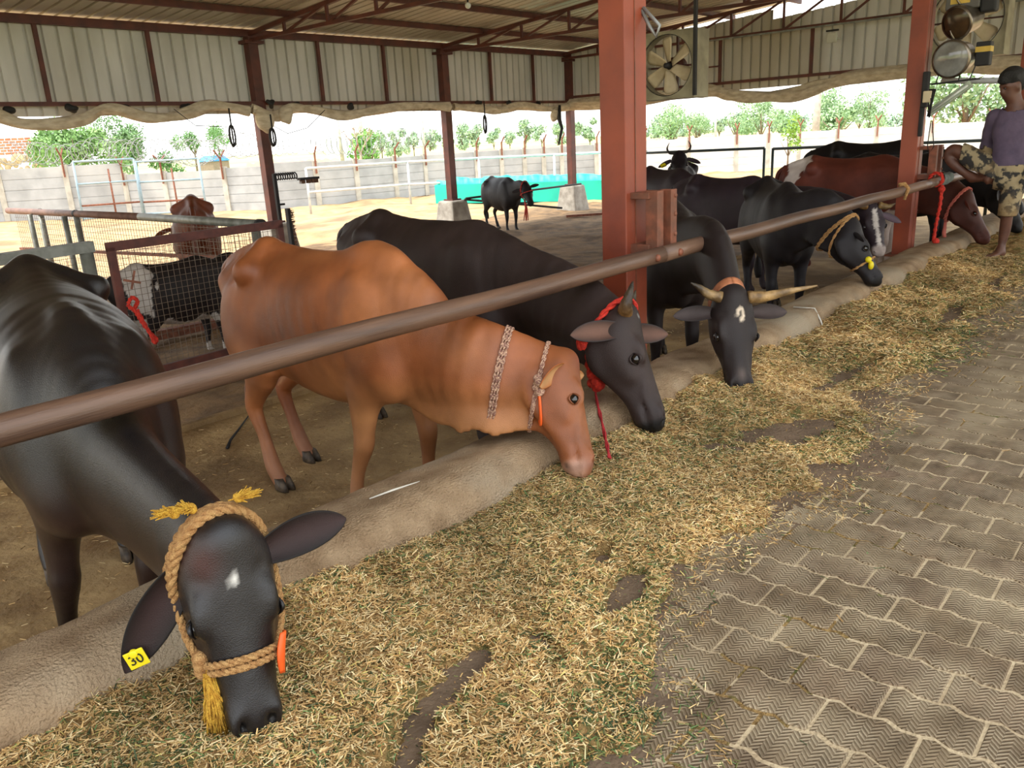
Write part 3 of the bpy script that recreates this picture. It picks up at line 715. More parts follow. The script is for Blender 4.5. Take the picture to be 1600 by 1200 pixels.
# back cladding sheets
def clad_mesh(h, hb=None):
    V = []; n = len(SP); hb = h if hb is None else hb
    for (x, z) in SP: V += [(x, z, 0), (x, z, h+(hb-h)*x)]
    me = bpy.data.meshes.new('cladding_sheet'); me.from_pydata(V, [], [(2*i, 2*i+2, 2*i+3, 2*i+1) for i in range(n-1)]); me.update(); me.materials.append(M_CLAD); return me
wb = empty('wall_back', (0, 12.28, 2.04), kind='structure'); cm = clad_mesh(1.2)
for i in range(-7, 17):
    o = bpy.data.objects.new('cladding_sheet', cm); C.objects.link(o); o.parent = wb; o.location = (i*1.0-.45, 0, 0)
    sm = o.modifiers.new('t', 'SOLIDIFY'); sm.thickness = .003
for x in (-1, 1.6, 4.62, 6.14, 9.12, 10.58, 13.5, 14.92):
    MB().bar((x, -.075, .13), (x, -.075, 1.2), .055, .05).build('stud', M_STEEL, wb)
wg = empty('wall_right', (16.3, 12.25, 2.14), kind='structure')
for i in range(16):
    ya = 12.25-i; h = rz(ya)-2.14-.06; hb = rz(ya-1)-2.14-.06
    if i < 5 and i > 1: h -= .12; hb -= .12
    elif i >= 5: h -= .30; hb -= .30
    o = bpy.data.objects.new('cladding_sheet', clad_mesh(h, hb)); C.objects.link(o); o.parent = wg; o.location = (0, -i, 0); o.rotation_euler = (0, 0, -PI/2)
    sm = o.modifiers.new('t', 'SOLIDIFY'); sm.thickness = .003
for y in (10.2, 8.25, 6.37, 4.4, 2.5, .5):
    MB().bar((-.2, y-12.25, .15), (-.2, y-12.25, 1.0), .055, .05).build('stud', M_STEEL, wg)
beam('conduit_pipe', (15.85, 8.8, 3.10), (15.85, 1.5, 3.10), .03, .03, 'thin pale conduit pipe below the far gable truss', 'pipe', M_RAILG)
beam('gable_girt', (16.05, 9.4, 2.62), (16.05, 8.25, 2.62), .03, .03, 'short dark girt beside the box fan on the far gable', 'girt')

# ------------------------------------------------------------------ rolled tarps
def tarp(name, P, label, rad=.075, seed=0):
    D = catmull(P, 10); m = len(D); n = 22; G = np.zeros((m, n+1, 3))
    for i in range(m):
        t = nrm(D[min(i+1, m-1)]-D[max(i-1, 0)]); a = np.array([0, 0, 1.]); x = nrm(np.cross(t, a)); y = np.cross(x, t)
        for k in range(n+1):
            an = 2*PI*(k % n)/n; q = np.array([i*.16+seed, (k % n)*.9, 0]); q2 = np.array([math.cos(an)*2.2+seed, math.sin(an)*2.2, i*.12])
            r = rad*(1+.22*float(fbm(q2, .8, 2))+.13*math.sin(an*4+i*.22+seed)+.07*math.sin(an*11-i*.3))*(.62+.25*abs(math.sin(i*.17+seed)))
            G[i, k] = D[i]+(x*math.cos(an)*.8+y*math.sin(an)*1.25)*r
    return MB().grid(G).build(name, M_TARP, **T(label, 'tarp'))
tarp('rolled_tarp', [(2.0, 12.02, 2.0), (3.6, 12.0, 2.1), (4.2, 12.0, 1.93), (4.9, 12, 1.97), (5.3, 12, 2.12), (5.9, 12, 1.99), (6.4, 12, 2.03), (6.9, 12, 2.15), (7.5, 12, 2.06)], 'rolled beige tarp tied under the back cladding left of the left rear post')
tarp('rolled_tarp', [(7.55, 11.98, 2.1), (7.95, 11.95, 1.97), (8.3, 11.98, 2.1), (8.8, 11.98, 2.05), (9.4, 11.98, 1.97), (10.2, 11.98, 2.06), (11.2, 11.98, 2.13), (12.0, 11.98, 2.1)], 'rolled beige tarp tied under the back cladding between left and middle rear posts', seed=5)
tarp('rolled_tarp', [(12.1, 11.98, 2.1), (12.9, 11.98, 2.06), (13.5, 11.98, 2.02), (14.2, 11.98, 2.1), (15.2, 11.98, 2.03), (16.1, 11.98, 2.1)], 'rolled beige tarp tied under the back cladding near the corner', seed=9)
tarp('rolled_tarp', [(15.95, 12, 2.12), (15.95, 10.2, 2.08), (15.95, 8.9, 2.15), (15.95, 8.4, 2.17), (15.95, 7.9, 2.04), (15.95, 7.3, 1.96), (15.95, 6.6, 1.97), (15.95, 6.0, 2.1), (15.95, 5.4, 2.18), (15.95, 3.8, 2.2), (15.95, 2.9, 2.15), (15.95, 1.0, 2.1)], 'long sagging beige tarp rolled under the far gable wall', rad=.11, seed=13)
def drape(c, label, seed, sz=.14):
    mb = MB(); 
    f = Field(np.array([-.3, -.2, -.4]), np.array([.3, .2, .25]), .02)
    r = random.Random(seed)
    for k in range(5): f.ell((r.uniform(-.08, .08), r.uniform(-.04, .04), r.uniform(-.16, .06)), (sz*.5, .05, sz*.8), k=45)
    V, Q = f.mesh(); link('tarp_bundle', npmesh('tarp_bundle', V, Q), M_TARP, loc=c, **T(label, 'tarp'))
drape((7.72, 11.9, 1.98), 'gathered end of beige tarp hanging at the left rear post', 1, .17)
drape((8.12, 11.88, 2.08), 'bunched ball of beige tarp just right of the left rear post', 3, .12)
drape((15.3, 11.9, 2.0), 'narrow hanging beige tarp end near the shed corner', 8, .13)
ORD = ['first', 'second', 'third', 'fourth', 'fifth', 'sixth', 'seventh', 'eighth', 'ninth', 'tenth', 'eleventh', 'twelfth', 'thirteenth', 'fourteenth', 'fifteenth', 'sixteenth', 'seventeenth', 'eighteenth', 'nineteenth', 'twentieth', 'twenty-first', 'twenty-second', 'twenty-third', 'twenty-fourth', 'twenty-fifth', 'twenty-sixth', 'twenty-seventh', 'twenty-eighth']
for k, (x, z) in enumerate([(4.05, 2.14), (4.84, 2.16), (5.57, 2.14), (6.48, 2.17), (6.92, 2.2), (7.95, 2.19), (8.43, 2.17), (9.6, 2.17), (10.5, 2.17), (11.4, 2.17), (12.9, 2.17), (13.9, 2.17), (14.9, 2.17)]):
    mb = MB(); f = Field((-.12, -.1, -.14), (.12, .1, .12), .015); rr = random.Random(k)
    for q in range(5): f.ell((rr.uniform(-.06, .06), rr.uniform(-.03, .03), rr.uniform(-.06, .05)), (.035, .03, .03), k=60)
    V, Q = f.mesh(); link('tie_knot', npmesh('tie_knot', V, Q), M_BLACK, loc=(x, 12.05, z-.02), **T('black cloth tie round the back rail, '+ORD[k]+' from the left', 'tie', 'black ties along the back rail'))
def hangrope(x, y, z0, z1, label, loops=2, r=.012, rad=.045):
    pts = [(x, y, z0)]
    for i in range(loops*12+1):
        t = i/12*2*PI; zc = z1+(z0-z1)*.30
        pts.append((x+rad*math.sin(t)*(1+.1*(i//12)), y+.012*(i//12), zc-(math.cos(t))*(z0-z1)*.28))
    MB().tube(pts, r, 6).build('hanging_rope', M_BLACK, **T(label, 'rope'))
hangrope(7.06, 11.85, 2.1, 1.52, 'black looped rope hanging left of the left rear post')
hangrope(7.75, 11.8, 2.0, 1.5, 'black looped rope hanging right of the left rear post', 3)
hangrope(12.95, 11.93, 2.2, 1.55, 'black looped rope hanging right of the middle rear post')
MB().tube([(15.33, 11.8, 2.1), (15.3, 11.8, 1.8), (15.36, 11.78, 1.6), (15.25, 11.8, 1.25)], [.03, .05, .035, .02], 8).build('hanging_rope', M_BLACK, **T('dark twisted rag rope hanging near the shed corner', 'rope'))
MB().tube([(6.2, 11.9, 2.1), (6.5, 11.9, 1.86), (7.0, 11.88, 1.83)], .006, 5).build('cord', M_BLACK, **T('thin black cord sagging left of the left rear post', 'cord'))
MB().tube([(7.8, 11.9, 1.85), (8.1, 11.9, 1.70), (8.5, 11.9, 1.78), (8.9, 11.9, 2.06)], .006, 5).build('cord', M_BLACK, **T('thin black cord sagging right of the left rear post', 'cord'))

# ------------------------------------------------------------------ fans
M_GALV = mat('galvanised_sheet', (150, 142, 116), (120, 112, 90), rough=.5, metal=.3, scale=6)
M_BLADE = mat('fan_blade', (196, 178, 146), (168, 150, 118), rough=.6, scale=6)
def fan(loc, rzv, s_, label, tilt=0.0, rot=.25):
    r = empty('box_fan', loc, rzv, **T(label, 'fan')); r.rotation_euler = (tilt, 0, rzv)
    h = s_/2
    m = MB()
    for a in range(4):
        A = [((-h, 0, h), (h, 0, h)), ((-h, 0, -h), (h, 0, -h)), ((-h, 0, -h), (-h, 0, h)), ((h, 0, -h), (h, 0, h))][a]
        c = (Vector(A[0])+Vector(A[1]))/2; sz = (s_+.02, .32, .012) if a < 2 else (.012, .32, s_)
        m.box((c.x, .14, c.z), sz)
    m.build('housing', M_GALV, r)
    # front panel with round opening
    n = 48; V = []; F = []
    for k in range(n):
        an = 2*PI*k/n; c_, s__ = math.cos(an), math.sin(an); q = h/max(abs(c_), abs(s__))
        V += [(c_*q, -.01, s__*q), (c_*h*.92, -.01, s__*h*.92), (c_*h*.90, .10, s__*h*.90)]
    for k in range(n):
        j = (k+1) % n; F += [(3*k, 3*j, 3*j+1, 3*k+1), (3*k+1, 3*j+1, 3*j+2, 3*k+2)]
    MB().add(V, F).build('front_panel', M_GALV, r)
    MB().lathe([(h*.93, -.015), (h*.955, 0), (h*.93, .02), (h*.91, 0), (h*.93, -.015)], (0, 0, 0), (0, 1, 0), 40).build('ring', M_BLACK, r)
    for k in range(6):
        an = rot+2*PI*k/6; G = np.zeros((9, 5, 3)); R0, R1 = h*.12, h*.86
        for i in range(9):
            t = i/8; rr = R0+(R1-R0)*t; wd = h*(.13+.13*t)*(1 if t < .85 else 1-.35*(t-.85)/.15)
            for j in range(5):
                v = (j-2)/2; tw = .62-.28*t; u_ = v*wd
                G[i, j] = (math.cos(an)*rr-math.sin(an)*u_*math.cos(tw), .06+u_*math.sin(tw), math.sin(an)*rr+math.cos(an)*u_*math.cos(tw))
        o = MB().grid(G).build('blade', M_BLADE, r); sm = o.modifiers.new('t', 'SOLIDIFY'); sm.thickness = .006
    MB().lathe([(0, -.05), (h*.08, -.045), (h*.09, 0), (h*.09, .06), (0, .06)], (0, .03, 0), (0, 1, 0), 16).build('hub', M_BLACK, r)
    m = MB()
    m.bar((-h, .24, 0), (h, .24, 0), .03, .02).bar((0, .24, -h), (0, .24, h), .03, .02).lathe([(0, 0), (.09, 0), (.09, .14), (0, .14)], (0, .15, 0), (0, 1, 0), 14)
    m.build('motor_mount', M_STEEL, r)
    return r
fan((8.0, 4.72, 2.08), -PI/2+.0, .66, 'square box fan with six tan blades hanging just right of the near pillar', rot=1.68)
MB().bar((7.98, 4.37, 3.9), (7.98, 4.37, 1.76), .03, .04).build('fan_hanger', M_BLACK, **T('dark vertical hanger bar at the right side of the near box fan', 'hanger'))
MB().bar((7.98, 5.07, 3.9), (7.98, 5.07, 2.4), .02, .02).build('fan_hanger', M_BLACK, **T('thin hanger rod at the left side of the near box fan', 'hanger'))
fan((11.6, 2.72, 2.52), -PI/2, .86, 'box fan at the top right behind the steel lamps', rot=.4)

# ------------------------------------------------------------------ fodder on the alley
BX = [-3, .4, 1.0, 1.22, 1.53, 1.84, 2.24, 2.75, 3.09, 3.54, 4.53, 5.1, 5.65, 6.97, 8.5, 12, 16]
BY = [.7, .72, .80, .90, .96, 1.17, 1.24, 1.20, 1.06, 1.10, 1.36, 1.22, 1.16, 1.20, 1.30, 1.25, 1.25]
BARE = [(1.08, 1.33, .15, .055, .5), (1.33, 1.40, .10, .035, .3), (1.92, 1.26, .15, .045, .2), (1.52, 1.30, .09, .03, 1.0), (3.55, 1.42, .42, .10, -.45), (4.6, 1.50, .35, .05, -.1), (6.4, 1.42, .55, .055, .05), (2.05, 1.45, .05, .03, 0), (8.0, 1.42, .4, .05, 0)]
def feed_mask(P):
    x, y = P[..., 0], P[..., 1]
    m = (y-np.interp(x, BX, BY))*6+.55*fbm(P, 2.2, 3)+.35*fbm(P, 9, 2)
    for bx, by, rx, ry, an in BARE:
        c, s_ = math.cos(an), math.sin(an); u = (x-bx)*c+(y-by)*s_; v = -(x-bx)*s_+(y-by)*c
        q = np.sqrt((u/rx)**2+(v/ry)**2)+.55*fbm(P, 7, 3)+.35*fbm(P, 22, 2); m = np.minimum(m, (q-1)*1.6)
    return m
def feed_h(P):
    m = feed_mask(P); y = P[..., 1]
    base = .018+.030*np.clip((y-1.15)/.8, 0, 1)+.040*fbm(P, 2.6, 3)+.022*fbm(P, 9, 3)
    return np.clip(m*1.3, -.4, 1)*np.maximum(base, .008)+.006
def strip(name, x0, x1, nx, ny, hfun, m, y0=.62, y1=2.10, **tags):
    X, Y = np.meshgrid(np.linspace(x0, x1, nx), np.linspace(y0, y1, ny), indexing='ij'); P = np.stack([X, Y], -1)
    G = np.stack([X, Y, hfun(P)], -1); return MB().grid(G, flip=True).build(name, m, **tags)
def mud_h(P):
    x, y = P[..., 0], P[..., 1]
    m = (y-np.interp(x, BX, BY)+.10+.10*np.exp(-((x-3.4)/.5)**2)+.05*np.exp(-((x-2.1)/.5)**2))*8+.9*fbm(P, 3, 4)
    return .0085*np.clip(m, -1.5, 1)+.0005*fbm(P, 30, 2)
strip('damp_dirt', -1.6, 15, 900, 90, mud_h, M_MUD, kind='structure')
M_FEED = mat('fodder_base', (190, 156, 102), (132, 104, 64), rough=.9, scale=60, bump=1.0, bscale=160, col3=(108, 112, 66), contrast=(.35, .65), spec=.15)
M_BITS = mat('fodder_bits', (255, 255, 255), (225, 220, 210), rough=.7, scale=40, attr=True)
strip('fodder_bed', -1.6, 15, 1400, 130, feed_h, M_FEED, kind='stuff', **T('long low bed of chopped straw and green fodder beside the kerb', 'fodder'))
PALc = [((226, 190, 130), .34), ((244, 220, 168), .22), ((196, 154, 96), .20), ((150, 112, 70), .07), ((124, 126, 72), .07), ((62, 82, 48), .06), ((110, 144, 84), .025), ((222, 206, 124), .035)]
def bits(n, x0, x1, L0, w0, pile, seed, thr=0.0, y0=.55, y1=2.08):
    r = np.random.default_rng(seed); P = np.stack([r.uniform(x0, x1, n*2), r.uniform(y0, y1, n*2)], -1)
    m = feed_mask(P); keep = r.random(len(P)) < np.clip(.12+.9*(m > thr)*1.0+.25*np.clip(m+.5, 0, 1), .015, 1)*np.where(m < -1.2, .02, 1); P = P[keep][:n]; n = len(P)
    z = np.maximum(feed_h(P), .006)+r.uniform(0, .012, n)*pile*(feed_mask(P) > 0)
    an = r.uniform(0, 2*PI, n); pit = r.normal(0, .30, n); L = L0*r.uniform(.45, 1.6, n); w_ = w0*r.uniform(.5, 1.5, n)
    d = np.stack([np.cos(an)*np.cos(pit), np.sin(an)*np.cos(pit), np.abs(np.sin(pit))*.9], -1); s_ = np.stack([-np.sin(an), np.cos(an), np.zeros(n)], -1); up_ = np.cross(d, s_)
    c = np.stack([P[:, 0], P[:, 1], z+w_*.2], -1); V = np.zeros((n, 6, 3)); ro = r.uniform(0, 2*PI, n)
    for k in range(3):
        a = ro+2*PI*k/3; o = s_*(np.cos(a)*w_*.5)[:, None]+up_*(np.sin(a)*w_*.28)[:, None]
        V[:, k] = c-d*(L/2)[:, None]+o; V[:, 3+k] = c+d*(L/2)[:, None]+o*.8
    F = np.array([[0, 1, 4, 3], [1, 2, 5, 4], [2, 0, 3, 5]])[None]+(np.arange(n)*6)[:, None, None]
    # patches of green and of straw
    g = fbm(P, 1.7, 3); pr = np.array([p for _, p in PALc]); cols = np.array([lin(c_) for c_, _ in PALc])
    pk = np.tile(pr, (n, 1)); gm = np.clip(1+g*1.6, .15, 2.6)*(1+1.6*np.clip(1.2-feed_mask(P), 0, 1.2)); pk[:, 4:7] *= gm[:, None]; pk /= pk.sum(1, keepdims=True)
    ci = (pk.cumsum(1) < r.random(n)[:, None]).sum(1).clip(0, len(cols)-1); cc = cols[ci]*r.uniform(.72, 1.15, (n, 1))*(1+.28*fbm(P, 2.4, 3))[:, None]
    me = npmesh('chopped_straw', V.reshape(-1, 3), F.reshape(-1, 4), np.repeat(cc, 6, 0), smooth=False)
    return me
for nm, args, lb in (('chopped_straw', (62000, .15, 2.3, .023, .0034, 1, 1), 'loose chopped straw and green stalks on the nearest fodder'),
                 ('chopped_straw', (48000, 2.3, 4.6, .026, .0036, 1, 2), 'loose chopped straw on the fodder between the near heads and the pillar'),
                 ('chopped_straw', (36000, 4.6, 9.5, .036, .0058, 1, 3), 'loose chopped straw on the far fodder towards the man')):
    link(nm, bits(*args), M_BITS, kind='stuff', **T(lb, 'straw'))
link('straw_litter', bits(9000, .2, 7, .016, .0026, 0, 5, thr=99, y0=-1.0, y1=1.6), M_BITS, kind='stuff', **T('sparse straw litter scattered over the pavers', 'straw'))
# straw litter on kerb and pen floor
def litter(n, x0, x1, y0, y1, z, seed, label):
    r = np.random.default_rng(seed); P = np.stack([r.uniform(x0, x1, n), r.uniform(y0, y1, n), np.full(n, z)+.006], -1)
    an = r.uniform(0, 2*PI, n); L = .02*r.uniform(.5, 1.8, n); w_ = .003*r.uniform(.5, 1.4, n); d = np.stack([np.cos(an), np.sin(an), 0*an], -1); s_ = np.stack([-np.sin(an), np.cos(an), 0*an], -1)
    V = np.zeros((n, 6, 3)); q = [(-.5, 0), (.5, 0), (0, .8)]
    for k, (a, b) in enumerate(q):
        o = s_*(a*w_)[:, None]+np.array([0, 0, 1])*(b*w_)[:, None]; V[:, k] = P-d*(L/2)[:, None]+o; V[:, 3+k] = P+d*(L/2)[:, None]+o
    F = np.array([[0, 1, 4, 3], [1, 2, 5, 4], [2, 0, 3, 5]])[None]+(np.arange(n)*6)[:, None, None]
    cols = np.array([lin(c_) for c_, _ in PALc]); cc = cols[r.integers(0, 4, n)]*r.uniform(.6, 1, (n, 1))
    link('straw_litter', npmesh('straw_litter', V.reshape(-1, 3), F.reshape(-1, 4), np.repeat(cc, 6, 0), smooth=False), M_BITS, kind='stuff', **T(label, 'straw'))
litter(5000, 0, 9, 2.48, 5.0, -.35, 11, 'straw bits trodden into the pen floor')
MB().tube([(1.70, 2.27, .155), (1.80, 2.25, .158), (1.92, 2.23, .155)], [.003, .0045, .002], 6).build('plaster_streak', mat('white_plaster', (220, 214, 200), rough=.8), **T('short white plaster streak on top of the kerb', 'streak'))
MB().tube([(5.62, 2.26, .155), (5.66, 2.12, .15), (5.60, 2.05, .08), (5.62, 2.035, .02)], .006, 5).build('plaster_streak', MATS['white_plaster'], **T('thin white drip line running down the kerb beyond the horned cow', 'streak'))
def twig():
    MB().tube([(2.34, 4.52, -.342), (2.42, 4.62, -.338), (2.55, 4.75, -.34), (2.80, 5.0, -.338)], [.012, .009, .007, .004], 6).build('twig', M_BLACK, **T('thin dark twig lying on the pen floor behind the orange cow', 'twig'))
twig()
MB().box((8.7, 1.02, .045), (.26, .13, .09), rz=.4, taper=.85).build('loose_brick', mat('pale_stone', (196, 184, 160), rough=.9, bump=.3), bevel=.015, **T('pale loose block lying on the alley at the right edge', 'block'))
M_MESHW = mat('mesh_wire', (124, 108, 92), (100, 84, 70), rough=.6, metal=.2)
# ------------------------------------------------------------------ pens at the left
def wiremesh(mb, o, ax, L, H, sp, r=.0016):
    o = Vector(o); ax = Vector(ax).normalized(); n = int(L/sp); m = int(H/sp)
    for i in range(n+1):
        p = o+ax*(i*sp); mb.bar(p, p+Vector((0, 0, H)), r*2, r*2)
    for j in range(m+1):
        p = o+Vector((0, 0, j*sp)); mb.bar(p, p+ax*L, r*2, r*2)
    return mb
g = empty('mesh_gate', (2.62, 6.42, -.27), math.radians(3), **T('dark red framed wire mesh gate in front of the calf', 'gate'))
W_ = 1.62; H_ = 1.06
MB().box((W_/2, 0, H_), (W_, .045, .07)).build('top_bar', M_GATE, g, bevel=.004)
MB().box((W_/2, 0, .03), (W_, .045, .06)).build('bottom_bar', M_GATE, g, bevel=.004)
MB().box((.03, 0, H_/2), (.06, .045, H_)).build('side_bar', M_GATE, g, bevel=.004)
MB().box((W_-.03, 0, H_/2), (.06, .045, H_)).build('side_bar', M_GATE, g, bevel=.004)
wiremesh(MB(), (.06, 0, .06), (1, 0, 0), W_-.12, H_-.10, .05).build('wire_mesh', M_MESHW, g)
MB().bar((.07, -.03, .80), (.19, -.05, .76), .018).bar((.12, -.03, .72), (.16, -.05, .86), .016).build('latch', M_RUST, g)
M_RED = mat('red_rope', (222, 56, 34), (176, 34, 24), rough=.75, scale=60, bump=.5, bscale=200)
rp = MB(); rope(rp, [(2.70, 6.33, .30), (2.73, 6.31, .36), (2.69, 6.30, .40), (2.66, 6.32, .34), (2.70, 6.31, .29), (2.73, 6.30, .20), (2.78, 6.29, .08), (2.79, 6.28, .02), (2.82, 6.30, .04), (2.77, 6.3, .12), (2.71, 6.3, .30)], .016, twist=60, strands=3)
rp.build('red_rope_tie', M_RED, **T('bright red rope knotted on the mesh gate', 'rope'))
r = empty('pipe_corner_post', (2.52, 6.55, -.37), **T('galvanised corner post and rail left of the mesh gate', 'post'))
MB().tube([(0, 0, 0), (0, 0, 1.20)], .05, 14).build('post', M_RAILG, r)
MB().bar((.05, 0, 1.17), (-2.6, .0, 1.13), .10, .08).build('top_rail', M_RAILG, r)
wiremesh(MB(), (-2.6, 0, .1), (1, 0, 0), 2.5, 1.0, .05).build('wire_mesh', M_MESHW, r)
MB().box((-.05, -.06, .75), (.06, .05, .08)).build('hinge', M_RAILG, r)
r = empty('pen_rail', (4.28, 7.0, -.37), **T('long pipe rail with mesh running away from the gate along the pen', 'rail'))
MB().tube([(0, -.05, 1.14), (0, 2.4, 1.16)], .043, 14).build('pipe_end', M_RAILG, r)
MB().tube([(0, 2.4, 1.16), (-.05, 6.5, 1.17)], .043, 14).build('pipe', M_RAILR, r)
MB().lathe([(0, -.01), (.05, -.01), (.05, .06), (0, .06)], (0, -.1, 1.14), (0, 1, 0), 14).build('end_cap', M_BLACK, r)
MB().tube([(0, .02, 0), (0, .02, 1.12)], .045, 12).build('post', M_RAILG, r)
for yy in (4.15, 5.35):
    MB().tube([(-.02, yy, 0), (-.02, yy, 1.14)], .04, 12).build('post', M_RAILG, r)
    MB().tube([(-.10, yy+.18, 0), (-.10, yy+.18, 1.14)], .035, 12).build('post', M_RAILG, r)
    MB().lathe([(.047, -.03), (.052, 0), (.047, .03)], (-.02, yy, 1.165), (0, 1, 0), 14).build('clamp', M_BLACK, r)
MB().bar((0, .1, .80), (-.03, 6.4, .62), .035).build('lower_rail', M_RUST, r)
wiremesh(MB(), (.0, .0, .1), (-.008, 1, 0), 6.3, 1.02, .07, .0018).build('wire_mesh', M_MESHW, r)
beam('pen_rail', (2.4, 8.6, .27), (-3, 9.6, .27), .06, .06, 'pinkish low pipe behind the black cow on the left', 'rail', M_RAILR)
beam('drain_beam', (2.4, 7.9, -.25), (4.6, 7.7, -.25), .10, .09, 'rusty low beam on the soil behind the calf', 'beam', M_RUST)

# ------------------------------------------------------------------ spiral cow brush
r = empty('cow_brush', (7.28, 11.2, -.37), **T('cow brush with black coil arm beside the left rear post', 'brush'))
MB().bar((0, 0, .3), (0, 0, 1.47), .05, .05).bar((-.02, 0, 1.0), (.12, 0, 1.0), .03).build('upright', M_BLACK, r)
hx = [(.02+.011*i*.55, .05*math.cos(i*.9), 1.42+.05*math.sin(i*.9)) for i in range(64)]
MB().tube(hx, .011, 6).build('coil_spring', M_BLACK, r)
MB().box((.62, 0, 1.36), (.36, .10, .035)).build('brush_back', M_BLACK, r)
mb = MB(); rr = random.Random(2)
for k in range(160): x = .46+.32*rr.random(); y = rr.uniform(-.05, .05); mb.bar((x, y, 1.345), (x+rr.uniform(-.01, .01), y, 1.285), .006)
mb.build('bristles', mat('brown_bristle', (122, 88, 66), rough=.9), r)
MB().box((.16, 0, .62), (.05, .08, .62)).build('brush_back', M_BLACK, r)
mb = MB()
for k in range(220): z = .32+.6*rr.random(); y = rr.uniform(-.05, .05); mb.bar((.18, y, z), (.245, y, z+rr.uniform(-.01, .01)), .006)
mb.build('bristles', MATS['brown_bristle'], r)

# ------------------------------------------------------------------ yard fittings
def pipes(name, segs, r_, m, label, cat, loc, group=None, posts=()):
    r = empty(name, loc, **T(label, cat, group)); L = Vector(loc)
    for a, b in segs: MB().tube([Vector(a)-L, Vector(b)-L], r_, 8).build('rail', m, r)
    for a, b in posts: MB().tube([Vector(a)-L, Vector(b)-L], r_, 8).build('post', m, r)
M_WHITEP = mat('white_pipe', (206, 210, 212), rough=.5)
pts = [(14.2, 20.2), (17.22, 19.2), (18.6, 17.5), (19.4, 15.2), (20.4, 12.6)]
pipes('yard_rail', [((*pts[i], z), (*pts[i+1], z)) for z in (.92, .25) for i in range(4)], .035, M_WHITEP, 'long two-bar white pipe railing in front of the precast wall', 'railing', (14.2, 20.2, -.37), posts=[((*p, -.37), (*p, .92)) for p in pts])
M_DPIPE = mat('dark_green_pipe', (44, 58, 56), rough=.5)
for (y0, y1, l) in ((11.0, 7.3, 'dark pipe gate frame left of the gap behind the horned head'), (7.12, 3.2, 'dark pipe gate frame right of the gap in front of the white wall')):
    pipes('pipe_gate', [((16.25, y0, .96), (16.25, y1, .98)), ((16.25, y0, .2), (16.25, y1, .2))], .028, M_DPIPE, l, 'gate', (16.25, y0, -.37), posts=[((16.25, y0, -.37), (16.25, y0, .97)), ((16.25, y1, -.37), (16.25, y1, .98))])
pipes('yard_bar', [((12.2, 11.9, .30), (16.2, 11.9, .30)), ((12.2, 11.95, .28), (14.0, 10.8, -.05))], .022, M_BLACK, 'dark bar running from the middle rear post block past the heifer', 'rail', (12.2, 11.9, -.2))
MB().bar((14.4, 11.0, -.27), (16.0, 9.6, -.27), .06, .05).build('ground_bar', M_RUST, **T('rusty bar lying on the soil beside the standing heifer', 'bar'))
# teal lined tank
M_TEAL = mat('teal_liner', (28, 196, 168), (20, 170, 150), rough=.5, scale=1.2, bump=.3, bscale=4, col3=(60, 214, 196))
a = Vector((19.9, 19.2, 0)); b = Vector((21.6, 13.2, 0)); n = 60; d = (b-a).normalized(); nn_ = Vector((-d.y, d.x, 0))
r = empty('lined_tank', (a.x, a.y, -.37), **T('low teal plastic lined water tank beyond the shed', 'tank'))
def wall_strip(off, thick, h):
    G = []
    for i in range(n+1):
        q = (b-a)*(i/n); row = []
        for (o, z) in ((0, 0), (.02, h*.5), (.0, h), (thick, h), (thick, 0)):
            w_ = nn_*(o+off+.05*math.sin(i*1.3+z*3)); row.append((q.x+w_.x, q.y+w_.y, z+(.08*vnoise(np.array([i*.35, z, off]))if z > .2 else 0)))
        G.append(row)
    return MB().grid(np.array(G))
wall_strip(0, .15, .62).build('liner_wall', M_TEAL, r); wall_strip(-2.2, .15, .72).build('liner_wall', M_TEAL, r)
mb = MB(); mb.box((((b-a)/2-nn_*1.1).x, ((b-a)/2-nn_*1.1).y, .28), (2.4, (b-a).length, .56), rz=math.atan2(d.y, d.x)-PI/2); mb.build('water_surface', M_TEAL, r)

# ------------------------------------------------------------------ precast boundary wall, panel by panel
WP = [(8.3, 31.2, 1.33), (9.6, 30.8, 1.33), (11.13, 29.3, 1.33), (12.64, 28.4, .95), (13.4, 27.1, .95), (14.4, 25.0, 1.0), (15.1, 23.5, 1.08), (16.5, 22.95, 1.02), (17.85, 22.55, 1.02), (19.4, 22.35, 1.02), (20.9, 22.4, 1.02), (21.97, 22.2, 1.03), (23.02, 21.8, 1.04), (24.0, 21.4, 1.03), (24.9, 21.0, 1.03), (25.6, 20.6, 1.03), (26.3, 20.25, 1.04), (27.6, 19.5, 1.05), (29.5, 18.5, 1.06), (31.29, 17.4, 1.07), (32.8, 16.0, 1.07), (33.7, 15.0, 1.07), (34.6, 14.06, 1.08), (36.06, 13.0, 1.08), (37.3, 11.8, 1.08), (38.9, 10.05, 1.1), (40.5, 8.2, 1.1), (42.3, 5.9, 1.1), (44, 3.5, 1.1)]
wallp = empty('wall_yard', (0, 0, -.4), kind='structure')
pm = None
for i in range(len(WP)-1):
    (x0, y0, z0), (x1, y1, z1) = WP[i], WP[i+1]; L = math.hypot(x1-x0, y1-y0); an = math.atan2(y1-y0, x1-x0); zt = min(z0, z1) if abs(z0-z1) > .2 and i != 2 else z0
    npan = 5; hh = (zt+.4)/npan
    for k in range(npan):
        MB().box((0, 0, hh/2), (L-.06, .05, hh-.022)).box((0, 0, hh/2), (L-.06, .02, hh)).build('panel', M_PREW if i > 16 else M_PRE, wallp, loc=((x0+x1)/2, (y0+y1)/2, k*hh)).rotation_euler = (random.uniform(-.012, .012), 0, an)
for i, (x, y, z) in enumerate(WP):
    an = math.atan2(WP[min(i+1, len(WP)-1)][1]-WP[max(i-1, 0)][1], WP[min(i+1, len(WP)-1)][0]-WP[max(i-1, 0)][0])
    o = MB().box((0, 0, (z+.45)/2), (.17, .15, z+.45)).build('concrete_post', M_PREP, wallp, loc=(x, y, 0)); o.rotation_euler = (0, 0, an)
